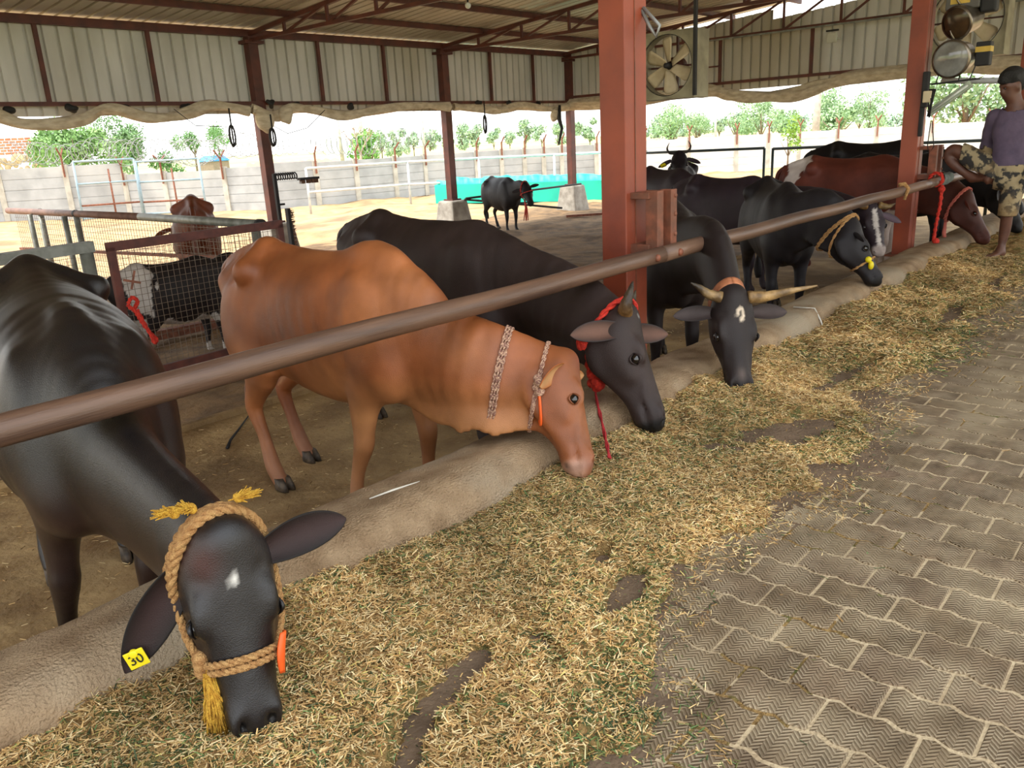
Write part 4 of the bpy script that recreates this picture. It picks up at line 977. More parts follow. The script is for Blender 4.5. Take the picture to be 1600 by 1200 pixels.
for i, (x, y, z) in enumerate(WP[1:-1]):
    an = math.atan2(WP[i+2][1]-WP[i][1], WP[i+2][0]-WP[i][0]); nx_, ny_ = math.sin(an), -math.cos(an)
    s_ = 1.0 if i > 4 else 1.15
    bk = MB().bar((0, 0, -.35), (0, 0, .30*s_), .045).bar((0, 0, .28*s_), (nx_*.26*s_, ny_*.26*s_, .50*s_), .04)
    if i < 5 or i > 16: bk.bar((0, 0, .28*s_), (-nx_*.26*s_, -ny_*.26*s_, .50*s_), .04)
    bk.build('wire_bracket', M_RUST, loc=(x+nx_*.12, y+ny_*.12, z), **T('rusty angled wire bracket on the '+ORD[i]+' boundary wall post from the left', 'bracket', 'wire brackets along the boundary wall'))
# razor wire coils
def coil(p0, p1, z, rad, turns, label, seed=0):
    p0 = Vector(p0); p1 = Vector(p1); n = turns*14; pts = []; rr = random.Random(seed); d = (p1-p0).normalized(); sd_ = Vector((-d.y, d.x, 0)); rc = rad
    for i in range(n+1):
        t = i/n; an = i/14*2*PI
        if i % 14 == 0: rc = rad*rr.uniform(.75, 1.15)
        c = p0.lerp(p1, t); q = c+sd_*math.cos(an)*rc*.6+d*math.cos(an)*rc*.8+Vector((0, 0, z+math.sin(an)*rc+.08*math.sin(t*9))); pts.append(q)
    MB().tube(pts, .010, 4, smooth=False).build('razor_wire', M_WIRE, **T(label, 'wire'))
coil((9.8, 30.6, 0), (12.6, 28.3, 0), 1.75, .34, 22, 'razor wire coil above the tall left end of the boundary wall', 1)
coil((12.6, 28.3, 0), (15.0, 23.6, 0), 1.62, .38, 30, 'razor wire coil above the left part of the boundary wall', 2)
coil((15.2, 23.5, 0), (21.5, 22.3, 0), 1.55, .30, 34, 'razor wire coil above the middle of the boundary wall', 3)
M_LB = mat('pale_blue_pipe', (150, 172, 182), rough=.5)
for k, (x0, y0, x1, y1) in enumerate(((10.35, 26.6, 11.9, 25.9), (12.0, 26.0, 13.3, 24.5))):
    o = Vector((x0, y0, -.3)); e = Vector((x1-x0, y1-y0, 0)); r = empty('leaning_gate', o, **T(['left pale blue pipe frame leaning at the boundary wall', 'right pale blue pipe frame leaning at the boundary wall'][k], 'gate'))
    tp = Vector((.12, .25, 1.75 if k == 0 else 1.65))
    for s_ in (0, 1): MB().tube([e*s_, e*s_+tp], .035, 8).build('side_pipe', M_LB, r)
    for t in (1, .62, .03): MB().tube([tp*t, e+tp*t], .03, 8).build('cross_pipe', M_LB, r)
    MB().tube([e*.55, e*.55+tp*.85], .03, 8).build('brace', M_RUST, r); MB().tube([tp*.25, e+tp*.25], .03, 8).build('brace', M_RUST, r)

# ------------------------------------------------------------------ beyond the wall
M_LEAF = mat('leaf', (132, 166, 104), (104, 142, 82), rough=.7, scale=1.2, attr=True, spec=.2); M_BARK = mat('bark', (130, 112, 92), rough=.9)
def leaves(c, rad, n, leaf, seed, lump=7, col=(1, 1, 1)):
    r = np.random.default_rng(seed); lc = r.normal(0, .42, (lump, 3))*rad+np.array(c); lr = r.uniform(.35, .6, lump)*np.mean(rad)
    k = r.integers(0, lump, n); d = r.normal(0, 1, (n, 3)); d /= np.linalg.norm(d, axis=1)[:, None]; p = lc[k]+d*(lr[k]*r.uniform(.55, 1.05, n))[:, None]
    a = r.normal(0, 1, (n, 3)); a /= np.linalg.norm(a, axis=1)[:, None]; b = np.cross(a, d+.01); b /= np.linalg.norm(b, axis=1)[:, None]+1e-6
    s_ = (leaf*r.uniform(.6, 1.3, n))[:, None]; V = np.stack([p-a*s_, p+b*s_*.5, p+a*s_, p-b*s_*.5], 1).reshape(-1, 3)
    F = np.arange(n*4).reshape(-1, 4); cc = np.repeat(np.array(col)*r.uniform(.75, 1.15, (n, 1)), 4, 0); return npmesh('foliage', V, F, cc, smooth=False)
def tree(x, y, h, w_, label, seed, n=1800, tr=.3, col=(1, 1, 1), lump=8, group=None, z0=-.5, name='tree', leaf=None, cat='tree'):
    r = empty(name, (x, y, z0), **T(label, cat, group)); H_ = h-z0; rd = np.array([w_/2, w_/2, H_*(1-tr)/2])
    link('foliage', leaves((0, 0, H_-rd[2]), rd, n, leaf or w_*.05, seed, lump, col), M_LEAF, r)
    m = MB().tube([(0, 0, 0), (w_*.02, 0, H_*tr), (0, w_*.03, H_*.75)], [w_*.03, w_*.025, w_*.01], 6)
    for k in range(4): an = k*1.7+seed; m.tube([(w_*.02, 0, H_*tr*.9), (math.cos(an)*w_*.25, math.sin(an)*w_*.25, H_*.7)], [w_*.015, w_*.005], 5)
    m.build('trunk', M_BARK, r)
HZ = (1.35, 1.3, 1.5)
tree(22.0, 56.0, 4.3, 4.2, 'bushy green tree behind the wall beside the brick ruin', 1, 6500, .12, lump=12, leaf=.14, col=(1.15, 1.1, 1.1))
tree(29.1, 63.6, 4.7, 3.8, 'tall green tree behind the razor wire left of the slender pair', 2, 5500, .1, col=(1.05, 1, 1.3), lump=10, leaf=.11)
tree(30.8, 57.2, 3.9, 2.6, 'slender green tree with open crown left of the blue hut', 3, 2400, .5, col=(.95, 1, 1.1), lump=5, leaf=.08)
tree(34.8, 60.7, 3.5, 1.9, 'small lopsided tree just left of the left rear post', 4, 600, .5, col=(.85, 1, .9), lump=4)
tree(31.3, 62.6, 2.3, 2.6, 'low dark bush between the two big left trees', 5, 700, .05, col=(.7, .85, .8), lump=5, name='bush')
tree(54, 66, 2.6, 5, 'rounded green bush below the white building', 6, 900, .05, col=(1, 1.15, .8), lump=6, name='bush')
rr = random.Random(5)
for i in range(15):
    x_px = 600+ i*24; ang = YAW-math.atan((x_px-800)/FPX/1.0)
    dd = rr.uniform(105, 135); tree(math.cos(ang)*dd, math.sin(ang)*dd, rr.uniform(2.9, 4.0), rr.uniform(2.4, 3.2), ORD[i]+' hazy pale green tree from the left in the distant row', 20+i, 700, .25, col=(2.0, 1.55, 2.9), lump=6, group='distant tree row', leaf=.25)  # col lightens the leaves: distance haze put into their colour
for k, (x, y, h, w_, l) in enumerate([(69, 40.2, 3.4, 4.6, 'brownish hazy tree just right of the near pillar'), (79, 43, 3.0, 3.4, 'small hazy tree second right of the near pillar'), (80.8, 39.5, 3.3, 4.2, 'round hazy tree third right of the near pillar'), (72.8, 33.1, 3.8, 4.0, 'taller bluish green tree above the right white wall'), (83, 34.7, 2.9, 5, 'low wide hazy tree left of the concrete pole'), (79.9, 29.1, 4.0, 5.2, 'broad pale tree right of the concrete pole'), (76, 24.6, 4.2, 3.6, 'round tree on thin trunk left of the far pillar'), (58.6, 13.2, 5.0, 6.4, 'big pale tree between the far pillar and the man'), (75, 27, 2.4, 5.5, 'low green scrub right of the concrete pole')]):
    tree(x, y, h, w_, l, 60+k, 2200, .25, col=(1.7, 1.4, 2.2), lump=8, leaf=w_*.03)  # leaf colour paled to carry the haze
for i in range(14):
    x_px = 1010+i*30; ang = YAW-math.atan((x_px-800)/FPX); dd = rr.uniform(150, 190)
    tree(math.cos(ang)*dd, math.sin(ang)*dd, rr.uniform(2.8, 4.2), rr.uniform(3.5, 5), ORD[i]+' very pale tree from the left along the right horizon', 90+i, 500, .15, col=(2.4, 1.75, 4.0), lump=6, group='pale horizon trees', leaf=.4)  # strongest haze tint, painted into the leaf colour
tree(27.7, 11.6, 1.45, 1.1, 'bright green sapling in front of the white wall', 80, 420, .45, col=(1.3, 1.25, .6), lump=5, z0=-.37)
tree(24, 13.2, .5, .7, 'small young sapling low by the pipe gate', 81, 200, .5, col=(1.3, 1.25, .6), lump=4, z0=-.37)
tree(30.5, 5.6, 1.1, 1.6, 'bright sapling seen right of the far pillar', 82, 400, .35, col=(1.3, 1.25, .6), lump=5, z0=-.37)
# bare tree
r = empty('bare_tree', (37.6, 46.8, -.5), **T('leafless brown tree behind the boundary wall near the white building', 'tree')); m = MB().tube([(0, 0, 0), (.05, 0, 1.6)], [.12, .08], 6); rr = random.Random(8)
def br(p, d, L, r_, dep):
    q = p+d*L; m.tube([p, (p+q)/2+Vector((rr.uniform(-.05, .05),)*3), q], [r_, r_*.8, r_*.55], 4)
    if dep:
        for _ in range(3): br(q, (d+Vector((rr.uniform(-.7, .7), rr.uniform(-.7, .7), rr.uniform(-.1, .6)))).normalized(), L*.68, r_*.55, dep-1)
for k in range(5): an = k*1.26; br(Vector((.05, 0, 1.5)), Vector((math.cos(an)*.7, math.sin(an)*.7, 1)).normalized(), .85, .05, 3)
m.build('branches', mat('bare_bark', (176, 150, 132), rough=.9), r)
# brick ruin
M_BRICK = mat('ruin_brick', (196, 118, 84), (170, 92, 66), rough=.9, scale=2.2, bump=.4, col3=(206, 140, 106)); M_STONE = mat('ruin_stone', (214, 190, 158), (186, 160, 130), rough=.9, scale=1.6, bump=.5)
r = empty('brick_ruin', (19.7, 58.9, -.5), math.radians(-20), **T('ruined brick and stone wall at the far left behind the boundary wall', 'ruin')); r.scale = (.5, .5, 1.0); rr = random.Random(3)
mb = MB()
for k in range(70): 
    z = rr.uniform(0, 2.6); x = rr.uniform(-2.5, 3.6-.3*z); mb.ball((x, -.3+rr.uniform(-.1, .1), z), rr.uniform(.25, .45), 5, (1, .7, .7))
mb.build('stones', M_STONE, r, kind='stuff')
for k in range(46):
    row = k//8; x = -2.4+(k % 8)*.72+(row % 2)*.3
    if x < 3.2-row*.2: MB().box((x, 0, 2.7+row*.17), (.66, .4, .15)).build('brick', M_BRICK, r)
MB().box((-2.6, .1, 3.2), (1.1, .4, 5.4), taper=.7).build('brick_pier', M_BRICK, r, bevel=.05)
r = empty('hut', (39.3, 69.7, -.5), .3, **T('small hut under blue tarpaulin sheets beyond the wall', 'hut'))
MB().box((0, 0, .7), (2.0, 1.6, 1.4)).build('hut_wall', mat('hut_wall', (150, 130, 110)), r)
mb = MB().box((0, 0, 1.65), (2.3, 1.9, .5), taper=.6); mb.build('tarpaulin_roof', mat('blue_tarp', (60, 150, 205), (40, 120, 180), rough=.5), r, bevel=.08)
M_WB = mat('white_building', (226, 230, 234), rough=.8); M_WIN = mat('window_dark', (150, 165, 178), rough=.3)
r = empty('building', (91.5, 118.9, -.5), .9, **T('pale white factory building far behind the boundary wall', 'building'))
for (x, w_, h) in ((-5, 4, 3.6), (-1.5, 3, 5.2), (2, 4, 4.4), (6, 3.5, 3.2)): MB().box((x, 0, h/2), (w_, 5, h)).build('wing', M_WB, r)
for (x, z) in ((-5.8, 2.4), (-4.6, 2.4), (-1.8, 3.6), (-1.2, 2.2), (1.2, 3), (2.6, 3), (5.6, 2)): MB().box((x, -2.55, z), (.7, .1, .8)).build('window', M_WIN, r)
def pole(x, y, h, rad, label, lean=0, m=None, arm=False):
    r = empty('utility_pole', (x, y, -.5), **T(label, 'pole')); MB().tube([(0, 0, 0), (lean, 0, h+.5)], [rad, rad*.7], 8).build('mast', m or M_PREP, r)
    if arm: MB().bar((-.7, .5, h*.9), (.7, -.5, h*.9), .08).build('crossarm', M_PREP, r)
pole(47.8, 51.1, 3.9, .16, 'thin pale utility pole left of the middle rear post')
pole(54.9, 71.3, 5.0, .22, 'pale pole left of the white building', -.2); pole(57.5, 70.3, 5.4, .35, 'thick leaning pale pole beside the white building', -.9)
pole(56, 21.6, 5.4, .28, 'thick pale concrete pole above the right white wall'); pole(60, 31, 3.0, .12, 'thin white pole beyond the right white wall')
def pylon(x, y, h, label, g_=None):
    r = empty('pylon', (x, y, -.5), **T(label, 'pylon')); m = MB(); wv = h*.11; mm = mat('pale_lattice', (196, 206, 212), rough=.8)
    for a, b in ((-1, -1), (1, -1), (1, 1), (-1, 1)): m.bar((a*wv, b*wv, 0), (a*wv*.15, b*wv*.15, h), .22)
    for k in range(9):
        z = h*k/9; q = wv*(1-.85*k/9); z2 = h*(k+1)/9; q2 = wv*(1-.85*(k+1)/9); m.bar((-q, -q, z), (q2, -q2, z2), .12).bar((q, -q, z), (-q2, -q2, z2), .12)
    for z in (.68, .82, .94): m.bar((-h*.12, h*.1, h*z), (h*.12, -h*.1, h*z), .2)
    m.build('lattice', mm, r)
pylon(284, 96, 14, 'faint lattice power pylon on the right horizon'); pylon(265, 172, 13, 'faint lattice power pylon left of the near pillar')
# red earth bank and field strips
M_BANK = mat('red_earth', (206, 150, 124), (190, 136, 112), rough=.95, scale=.2)
for (x0, x1, dd, hh, l) in ((690, 930, 95, .45, 'red earth bank on the horizon left of the near pillar'), (985, 1440, 100, .55, 'red earth bank behind the right white wall'), (420, 560, 100, .3, 'red earth strip beyond the left rear post')):
    a0 = YAW-math.atan((x0-800)/FPX); a1 = YAW-math.atan((x1-800)/FPX); P = []
    for i in range(41):
        a_ = a0+(a1-a0)*i/40; P.append([(math.cos(a_)*dd, math.sin(a_)*dd, -.5), (math.cos(a_)*(dd+3), math.sin(a_)*(dd+3), hh+.12*math.sin(i*1.7)), (math.cos(a_)*(dd+9), math.sin(a_)*(dd+9), -.5)])
    MB().grid(np.array(P), flip=True).build('earth_bank', M_BANK, **T(l, 'bank'))
# ------------------------------------------------------------------ the herd
BLK = (26, 22, 23); BRN = (34, 26, 25)
def muzzle_dark(c, ht, ih, col=(20, 17, 17), t0=.90):
    k = np.clip((ht-t0)/.05, 0, 1)*ih; return c*(1-k[:, None])+np.array(lin(col))*k[:, None]
def nostril(c, ht, hl, ih):
    k = ih*np.exp(-((ht-.955)/.028)**2-((np.abs(hl)-.037)/.011)**2)*.9; return c*(1-k[:, None])+np.array(lin((8, 7, 7)))*k[:, None]
def blend(c, k, col): k = np.clip(k, 0, 1)[:, None]; return c*(1-k)+np.array(lin(col))*k
def paintA(v, c, ht, hn, hl, ih):
    x, y, z = v.T
    k = np.clip((.86-z)/.2, 0, 1)*np.clip((x-.25)/.2, 0, 1)*(~ih)*.8; c = blend(c, k*.6, (72, 48, 38))
    c = blend(c, ih*np.exp(-(((ht-.08)/.10)**2+((hl+.06)/.04)**2))*.5, (92, 40, 34))
    q = ih*(hn > -.06)*np.clip(1.6-np.sqrt(((ht-.20+.25*hl)/.036)**2+((hl-.003)/.010)**2)*1.3, 0, 1); c = blend(c, q, (235, 232, 225))
    c = muzzle_dark(c, ht, ih, (30, 27, 28), .92); return nostril(c, ht, hl, ih)
def paintB(v, c, ht, hn, hl, ih):
    x, y, z = v.T; nz = fbm(v, 5, 3)
    c = c*(1+.16*nz)[:, None]; c = blend(c, np.clip(fbm(v+3, 2.2, 2)*.9, 0, .45), (196, 128, 78)); c = blend(c, np.exp(-((z-.98-.25*x)/.10)**2)*(x < .2)*(~ih)*.25, (120, 62, 30))
    k = np.clip((.80-z)/.25, 0, 1)*np.clip((x+.1)/.3, 0, 1)*(~ih); c = blend(c, k*.75, (214, 152, 98))
    k = np.clip((.34-z)/.2, 0, 1)*(np.abs(y) > .03)*(x < .5); c = blend(c, k*.5, (196, 144, 110))
    k = np.clip((.62-z)/.15, 0, 1)*(np.abs(y) < .09)*(x < -.0); c = blend(c, k*.6, (214, 160, 110))
    k = np.clip((x-.2)/.2, 0, 1)*np.clip((.55-z)/.2, 0, 1)*(x < .55); c = blend(c, k*.55, (120, 62, 30))
    c = blend(c, ih*np.clip((ht-.90)/.08, 0, 1)*np.clip((-hn-.04)/.05, .1, 1), (222, 176, 150))
    c = blend(c, ih*np.exp(-(((ht-.05)/.1)**2))*np.clip((hn+.05)/.05, 0, 1)*.6, (150, 70, 40))
    c = blend(c, ih*np.exp(-(((ht-.99)/.04)**2))*.5, (150, 110, 96)); return nostril(c, ht, hl, ih)
def paintC(v, c, ht, hn, hl, ih):
    q = ih*(hn > -.09)*np.clip(1.7-np.sqrt(((ht-.15+.6*hl-.01)/.085)**2+((hl-.012)/.0085)**2)*1.35, 0, 1); c = blend(c, q, (238, 230, 214))
    q = ih*(hn > -.09)*np.clip(1.5-np.sqrt(((ht-.05)/.012)**2+((hl+.030)/.007)**2), 0, 1); c = blend(c, q, (220, 215, 205))
    c = blend(c, ih*np.clip((ht-.55)/.3, 0, 1)*.35, (52, 42, 42)); return muzzle_dark(c, ht, ih, (16, 14, 14), .93)
def paintG(v, c, ht, hn, hl, ih):
    r_ = np.sqrt(((ht-.20)/.075)**2+((hl-.012)/.024)**2); an = np.arctan2(ht-.20, (hl-.012)*4)
    q = ih*(hn > -.08)*np.clip((.38-np.abs(r_-.75))*6, 0, 1)*np.clip(1.2-1.6*np.exp(-((an-2.3)/.6)**2), 0, 1); c = blend(c, q, (226, 208, 184))
    c = blend(c, ih*np.exp(-(((ht-.83)/.06)**2+(hl/.02)**2))*.35*(hn > -.05), (150, 130, 120)); return muzzle_dark(c, ht, ih)
def plain(v, c, ht, hn, hl, ih): return muzzle_dark(c, ht, ih)
def paintK(v, c, ht, hn, hl, ih):
    x, y, z = v.T; n_ = fbm(v, 3.5, 3)*.12
    q = np.clip(((x > -.74-n_)*(x < -.52+n_)*(z > 1.02+n_))*1.0, 0, 1); c = blend(c, q, (226, 214, 206))
    q = ((z < .74+n_)*(x > .28)*(x < .75)*(~ih))*1.0; c = blend(c, q, (214, 196, 184))
    k = np.clip((x-.55)/.4, 0, 1); return blend(c, k*.6, (42, 24, 20))
def paintI(v, c, ht, hn, hl, ih):
    q = ih*(np.abs(hl) < .022)*(hn > -.09)*(ht > .1)*1.; c = blend(c, q, (214, 206, 200)); return blend(c, ih*np.clip((ht-.84)/.05, 0, 1), (170, 156, 150))
def paintE(v, c, ht, hn, hl, ih):
    x, y, z = v.T; n_ = fbm(v, 4.5, 3)*.11
    q = ((x < -.42+n_*1.3)*(x > -.68+n_)*(z > .78+n_*2))*1.; q = np.maximum(q, (z < .60+n_*.8)*(x > -.42)*(x < .55)*(z > .5)*1.); q = np.maximum(q, (z < .18+n_*.4)*1.); q = np.maximum(q, (z < .72)*(x < -.55)*(y < 0)*(z > .3)*.75); return blend(c, q, (206, 198, 190))

R90 = -PI/2
IA = cow('glossy black cow nearest the camera with yellow rope halter and ear tag 30', (1.06, 3.16), R90-.21, 1.03, tilt=-.10, wide=1.18, belly=.03, head=((.835, 1.70, .53), (.785, 1.585, .06), (-.28, -.80, .50)), col=(25, 22, 24), paint=paintA, hm=H_GLOSS, bony=1.3, res=.0125,
         earsw=((1, .12, .0), (-.50, .36, -.78)), earw=.19, tagx=(.62, -.68, .30), earlen=.29, tags=[(-1, .78, .050, '30')], earcol=((16, 13, 14), (50, 32, 32)), stretch=1.0, dewlap=.05, feet={'fr': (.30, -.20), 'fl': (.42, .05)}, neckmid=(.90, 2.22, .46), drop=.10)
IB = cow('orange-brown hornless cow with striped rope collar bending over the kerb', (2.40, 3.34), R90+.02, 1.0, head=((2.74, 2.06, .475), (2.57, 1.84, .075), (.78, -.58, .15)), col=(160, 92, 50), paint=paintB, hm=H_RED, bony=1.0, res=.0125, hump=.03,
         earsw=((.9, -.1, .1), (-.85, -.05, -.06)), earw=.27, earlen=.18, earfwd=(-.1, -.8, -.25), stretch=1.08, dewlap=.11, dwav=.16, feet={'hr': (-.36, -.20), 'hl': (-.56, .14), 'fr': (.24, -.17), 'fl': (.40, .17)}, neckmid=(2.44, 2.40, .50), drop=.12, earcol=((190, 110, 54), (226, 176, 122)))
IC = cow('dark brown-black cow with short horns and red rope between orange cow and pillar', (3.40, 3.62), R90-.05, 1.02, head=((3.27, 2.09, .59), (3.20, 1.86, .09), (.62, -.85, .20)), col=(52, 39, 36), paint=paintC, hm=H_FUR, bony=.7, res=.0135,
         earsw=((.8, -.5, .0), (-.85, .62, .10)), earlen=.23, stretch=1.1, tilt=-.03, neckmid=(3.30, 2.56, .60), earcol=((40, 32, 32), (112, 78, 62)), belly=.02, dewlap=.06,
         horns=[(-1, [(.06, .0, -.05), (.105, -.02, -.04), (.115, -.065, -.01), (.085, -.115, .02)], .034, ((160, 128, 84), (70, 72, 76))), (1, [(.06, .0, -.05), (.12, -.03, -.03), (.17, -.07, .0), (.20, -.12, .03)], .032, ((176, 140, 92), (90, 90, 90)))])
IG = cow('black cow with long pale sideways horns and white forehead ring', (5.22, 3.14), -2.36, 1.0, head=((4.02, 1.93, .55), (3.84, 1.79, .085), (-.62, -.62, .35)), col=(40, 31, 30), paint=paintG, hm=H_FUR, bony=.6, res=.014,
         ears=((-.1, .25, -.12), (-.1, .25, -.2)), earlen=.21, stretch=1.05, neckmid=(4.42, 2.30, .72), dewlap=.07,
         horns=[(-1, [(.07, .0, -.04), (.14, -.02, -.04), (.19, -.05, -.02), (.24, -.07, .0)], .031, ((216, 196, 160), (110, 104, 96))), (1, [(.07, .0, -.04), (.16, .0, -.03), (.28, -.02, .0), (.42, -.04, .03)], .034, ((222, 196, 150), (214, 196, 168)))])
IH = cow('black cow with pale rope halter and yellow nose tag over the far kerb', (7.36, 3.16), -2.5, .97, head=((6.78, 2.24, .62), (6.80, 2.0, .19), (.60, -.70, .2)), col=(34, 30, 34), paint=plain, hm=H_FUR, bony=.9, res=.018, tags=[(1, .6, .05, '')], earlen=.16, neckmid=(6.80, 2.55, .72))
II = cow('black cow with pale blaze and short thick horns left of the far pillar', (8.55, 4.25), R90-.18, .95, head=((7.98, 2.50, .66), (7.80, 2.34, .26), (-.7, -.55, .3)), col=(52, 40, 48), paint=paintI, hm=H_FUR, bony=.7, res=.022,
         horns=[(-1, [(.06, .0, -.02), (.13, -.0, -.0), (.18, -.03, .04)], .036, ((196, 160, 100), (120, 116, 110))), (1, [(.06, .0, -.02), (.14, .03, -.0), (.20, .02, .04)], .036, ((200, 180, 140), (150, 140, 120)))])
IK = cow('red-brown cow with white rump patch standing behind the far pillar', (10.15, 3.45), R90+.03, 1.04, head=((10.02, 2.12, .60), (9.98, 1.86, .13), (.3, -.9, .25)), col=(112, 54, 40), paint=paintK, hm=H_FUR, bony=.4, res=.022, tail=True)
IM = cow('black cow at the right edge behind the man', (11.35, 3.20), R90, 1.02, head=((11.2, 1.98, .62), (11.1, 1.75, .12), (0, -.9, .3)), col=BLK, paint=plain, bony=.5, res=.028)
IL = cow('big black cow whose back rises above the red-brown cow', (12.45, 3.95), R90+.05, 1.12, head=((12.4, 2.2, .7), (12.3, 1.95, .2), (0, -.9, .3)), col=BLK, paint=plain, bony=.7, res=.028)
IJ = cow('dark cow lying low behind the near pillar on its right side', (9.85, 5.8), R90-.5, .98, head=((9.5, 4.1, .5), (9.45, 3.9, .1), (0, -.9, .3)), col=(48, 37, 44), paint=plain, bony=.5, tags=[(-1, .6, .06, '')], res=.028)
IJ['root']['label'] = 'dark cow standing at the back just right of the near pillar'
IO = cow('black cow with upturned lyre horns seen over the backs', (11.7, 6.6), -2.65, .98, head=((10.7, 6.1, 1.13), (10.35, 5.9, .80), (-.5, -.2, .8)), col=(34, 26, 32), paint=plain, bony=.4, res=.028,
         horns=[(-1, [(.05, .0, -.03), (.13, -.01, -.02), (.16, -.08, .0), (.13, -.17, .02)], .022, ((70, 64, 60), (50, 46, 44))), (1, [(.05, .0, -.03), (.13, -.01, -.02), (.16, -.08, .0), (.13, -.17, .02)], .022, ((70, 64, 60), (50, 46, 44)))], tags=[(-1, .6, .08, '')])
ID = cow('chestnut cow seen from behind beyond the pen rail', (4.95, 9.45), math.radians(62), 1.0, head=((5.5, 10.9, .6), (5.6, 11.3, .2), (.3, .8, .4)), col=(124, 62, 36), bony=1.3, res=.022, hm=H_RED, tail=True)
IE = cow('black and white calf behind the wire mesh gate', (3.28, 6.80), math.radians(4), .70, head=((3.95, 6.9, .52), (4.15, 6.85, .28), (.5, -.1, .9)), col=(34, 26, 26), paint=paintE, bony=.4, res=.014, dewlap=.03, tags=[(-1, .55, .06, '')], earlen=.2, cat='calf', name='calf', feet={'fr': (.50, -.12), 'hl': (-.44, .12)})
IF_ = cow('black heifer standing in the sunlit yard facing the shed', (12.35, 11.05), math.radians(-108), .80, wide=1.15, belly=.04, head=((12.10, 10.22, .60), (11.98, 9.98, .24), (-.65, -.55, .35)), col=(28, 24, 26), paint=plain, bony=1., res=.02, dewlap=.03, cat='heifer', name='heifer', ears=((0, .2, -.1), (0, .2, -.1)))

# ------------------------------------------------------------------ halters and collars (parts of the cow that wears them)
M_JUTE = mat('jute_rope', (214, 168, 108), (176, 126, 74), rough=.85, scale=70, bump=.8, bscale=260); M_YEL = mat('yellow_fibre', (222, 176, 62), (190, 138, 40), rough=.85, scale=60, bump=.6, bscale=200)
M_ORG = mat('orange_strap', (244, 104, 36), (220, 84, 26), rough=.5); M_STR = mat('striped_rope', (208, 170, 142), (148, 106, 92), rough=.8, scale=120, bump=.6, bscale=160, contrast=(.46, .54)); M_TANR = mat('tan_strap', (186, 118, 78), (150, 92, 60), rough=.7, scale=20, bump=.3); M_PINK = mat('pink_rope', (206, 112, 96), rough=.8)
def hp(I, t, w_, lat): return np.array(I['H'](t, w_, 0, 0, lat)[:3])
def head_ring(I, t, tiltn=0., off=.012, w_=.09, n=40, droop=0.): return ring_pts(I, hp(I, t, w_, 0), nrm(I['u']+I['n']*tiltn), off, n, droop)
def tassel(mb, p, d, L, n, sp, r=.0022, seed=0):
    rr = random.Random(seed)
    for k in range(n):
        o = Vector((rr.gauss(0, 1), rr.gauss(0, 1), rr.gauss(0, 1)))*sp*.25; e = Vector(p)+Vector(d)*L*rr.uniform(.75, 1.05)+Vector((rr.gauss(0, 1), rr.gauss(0, 1), rr.gauss(0, .4)))*sp
        mid = (Vector(p)+e)/2+Vector((rr.gauss(0, 1), rr.gauss(0, 1), 0))*sp*.3; mb.tube([Vector(p)+o, mid, e], [r*1.3, r, r*.6], 4)
# cow A: wide rope band over the poll, cheek ropes, nose band with orange strap
I = IA; u, n_, l = I['u'], I['n'], I['l']; root = I['root']
m = MB()
for k, tt in enumerate((.87, .893, .916, .94)): rope(m, neck_ring(I, tt, .010, .0, tuple(u*.25)), .0135, True, 80, 3)
m.build('poll_rope', M_JUTE, root, label='jute rope band behind the ears')
m = MB()
for k in range(2): rope(m, head_ring(I, .62+.04*k, .12, .010, w_=.08), .009, True, 110, 3)
m.build('nose_rope', M_JUTE, root, label='double jute rope across the nose')
def cast(I, p, d):   # surface point hit when looking from p+d towards p
    h = I['bvh'].ray_cast(Vector(np.array(p)+np.array(d)*.4), Vector(-np.array(d)), .5); return np.array(h[0]) if h[0] is not None else np.array(p)
for y in (1, -1):
    m = MB()
    for o in (0, .02):
        pts = []
        for t in np.linspace(0, 1, 9):
            q = hp(I, .12+.52*t, .165-.075*t+o, 0); s_ = cast(I, q, l*y); pts.append(s_+l*y*.010)
        rope(m, pts, .010, False, 90, 3)
    m.build('cheek_rope', M_JUTE, root)
m = MB(); kn = cast(I, hp(I, .62, .095, 0), -l)-l*.018
for k in range(3): m.ball(kn+np.array([.0, 0, .018*(k-1)]), .026, 7, (1, .8, .8))
m.build('knot', M_JUTE, root)
m = MB(); k2 = cast(I, hp(I, .665, .09, 0), -l)-l*.012+n_*.03
tassel(m, k2, np.array([-.03, .01, -1.]), .20, 220, .019, .003); tassel(m, k2+np.array([0, 0, -.03]), nrm(np.array([-.85, .2, -.62])), .26, 80, .014, .0025, 3); m.build('yellow_tassel', M_YEL, root, label='frayed yellow rope end hanging beside the muzzle')
top = neck_ring(I, .91, .02, .0, tuple(u*.25))[0]
for k, (dl, sz, cc) in enumerate(((-.075, .05, 0), (-.035, .045, 0), (.075, .04, 1))):
    m = MB()
    m.ball(top+l*dl+n_*.0+np.array([0, -.02, .012]), sz*.36, 8, (1.4, .8, .8)); tassel(m, top+l*dl+np.array([0, -.02, .01]), nrm(-l*(1 if k < 2 else -1)*.8+n_*.4+np.array([0, 0, .3])), .032, 170, .013, .0022, k)
    m.build('poll_knot', M_YEL, root, label='frayed yellow knot on the rope behind the ears')
G = []
for t in np.linspace(0, 1, 12):
    dd_ = nrm(l+n_*.55); q = cast(I, hp(I, .54+.20*t, .085-.015*t, 0), dd_); wv_ = nrm(l*.55-n_)*.024*math.sin(PI*min(1, .15+t*.8)); G.append([q+dd_*.022+wv_, q+dd_*.030, q+dd_*.022-wv_])
o = MB().grid(np.array(G)).build('orange_strap', M_ORG, root); sm = o.modifiers.new('t', 'SOLIDIFY'); sm.thickness = .006

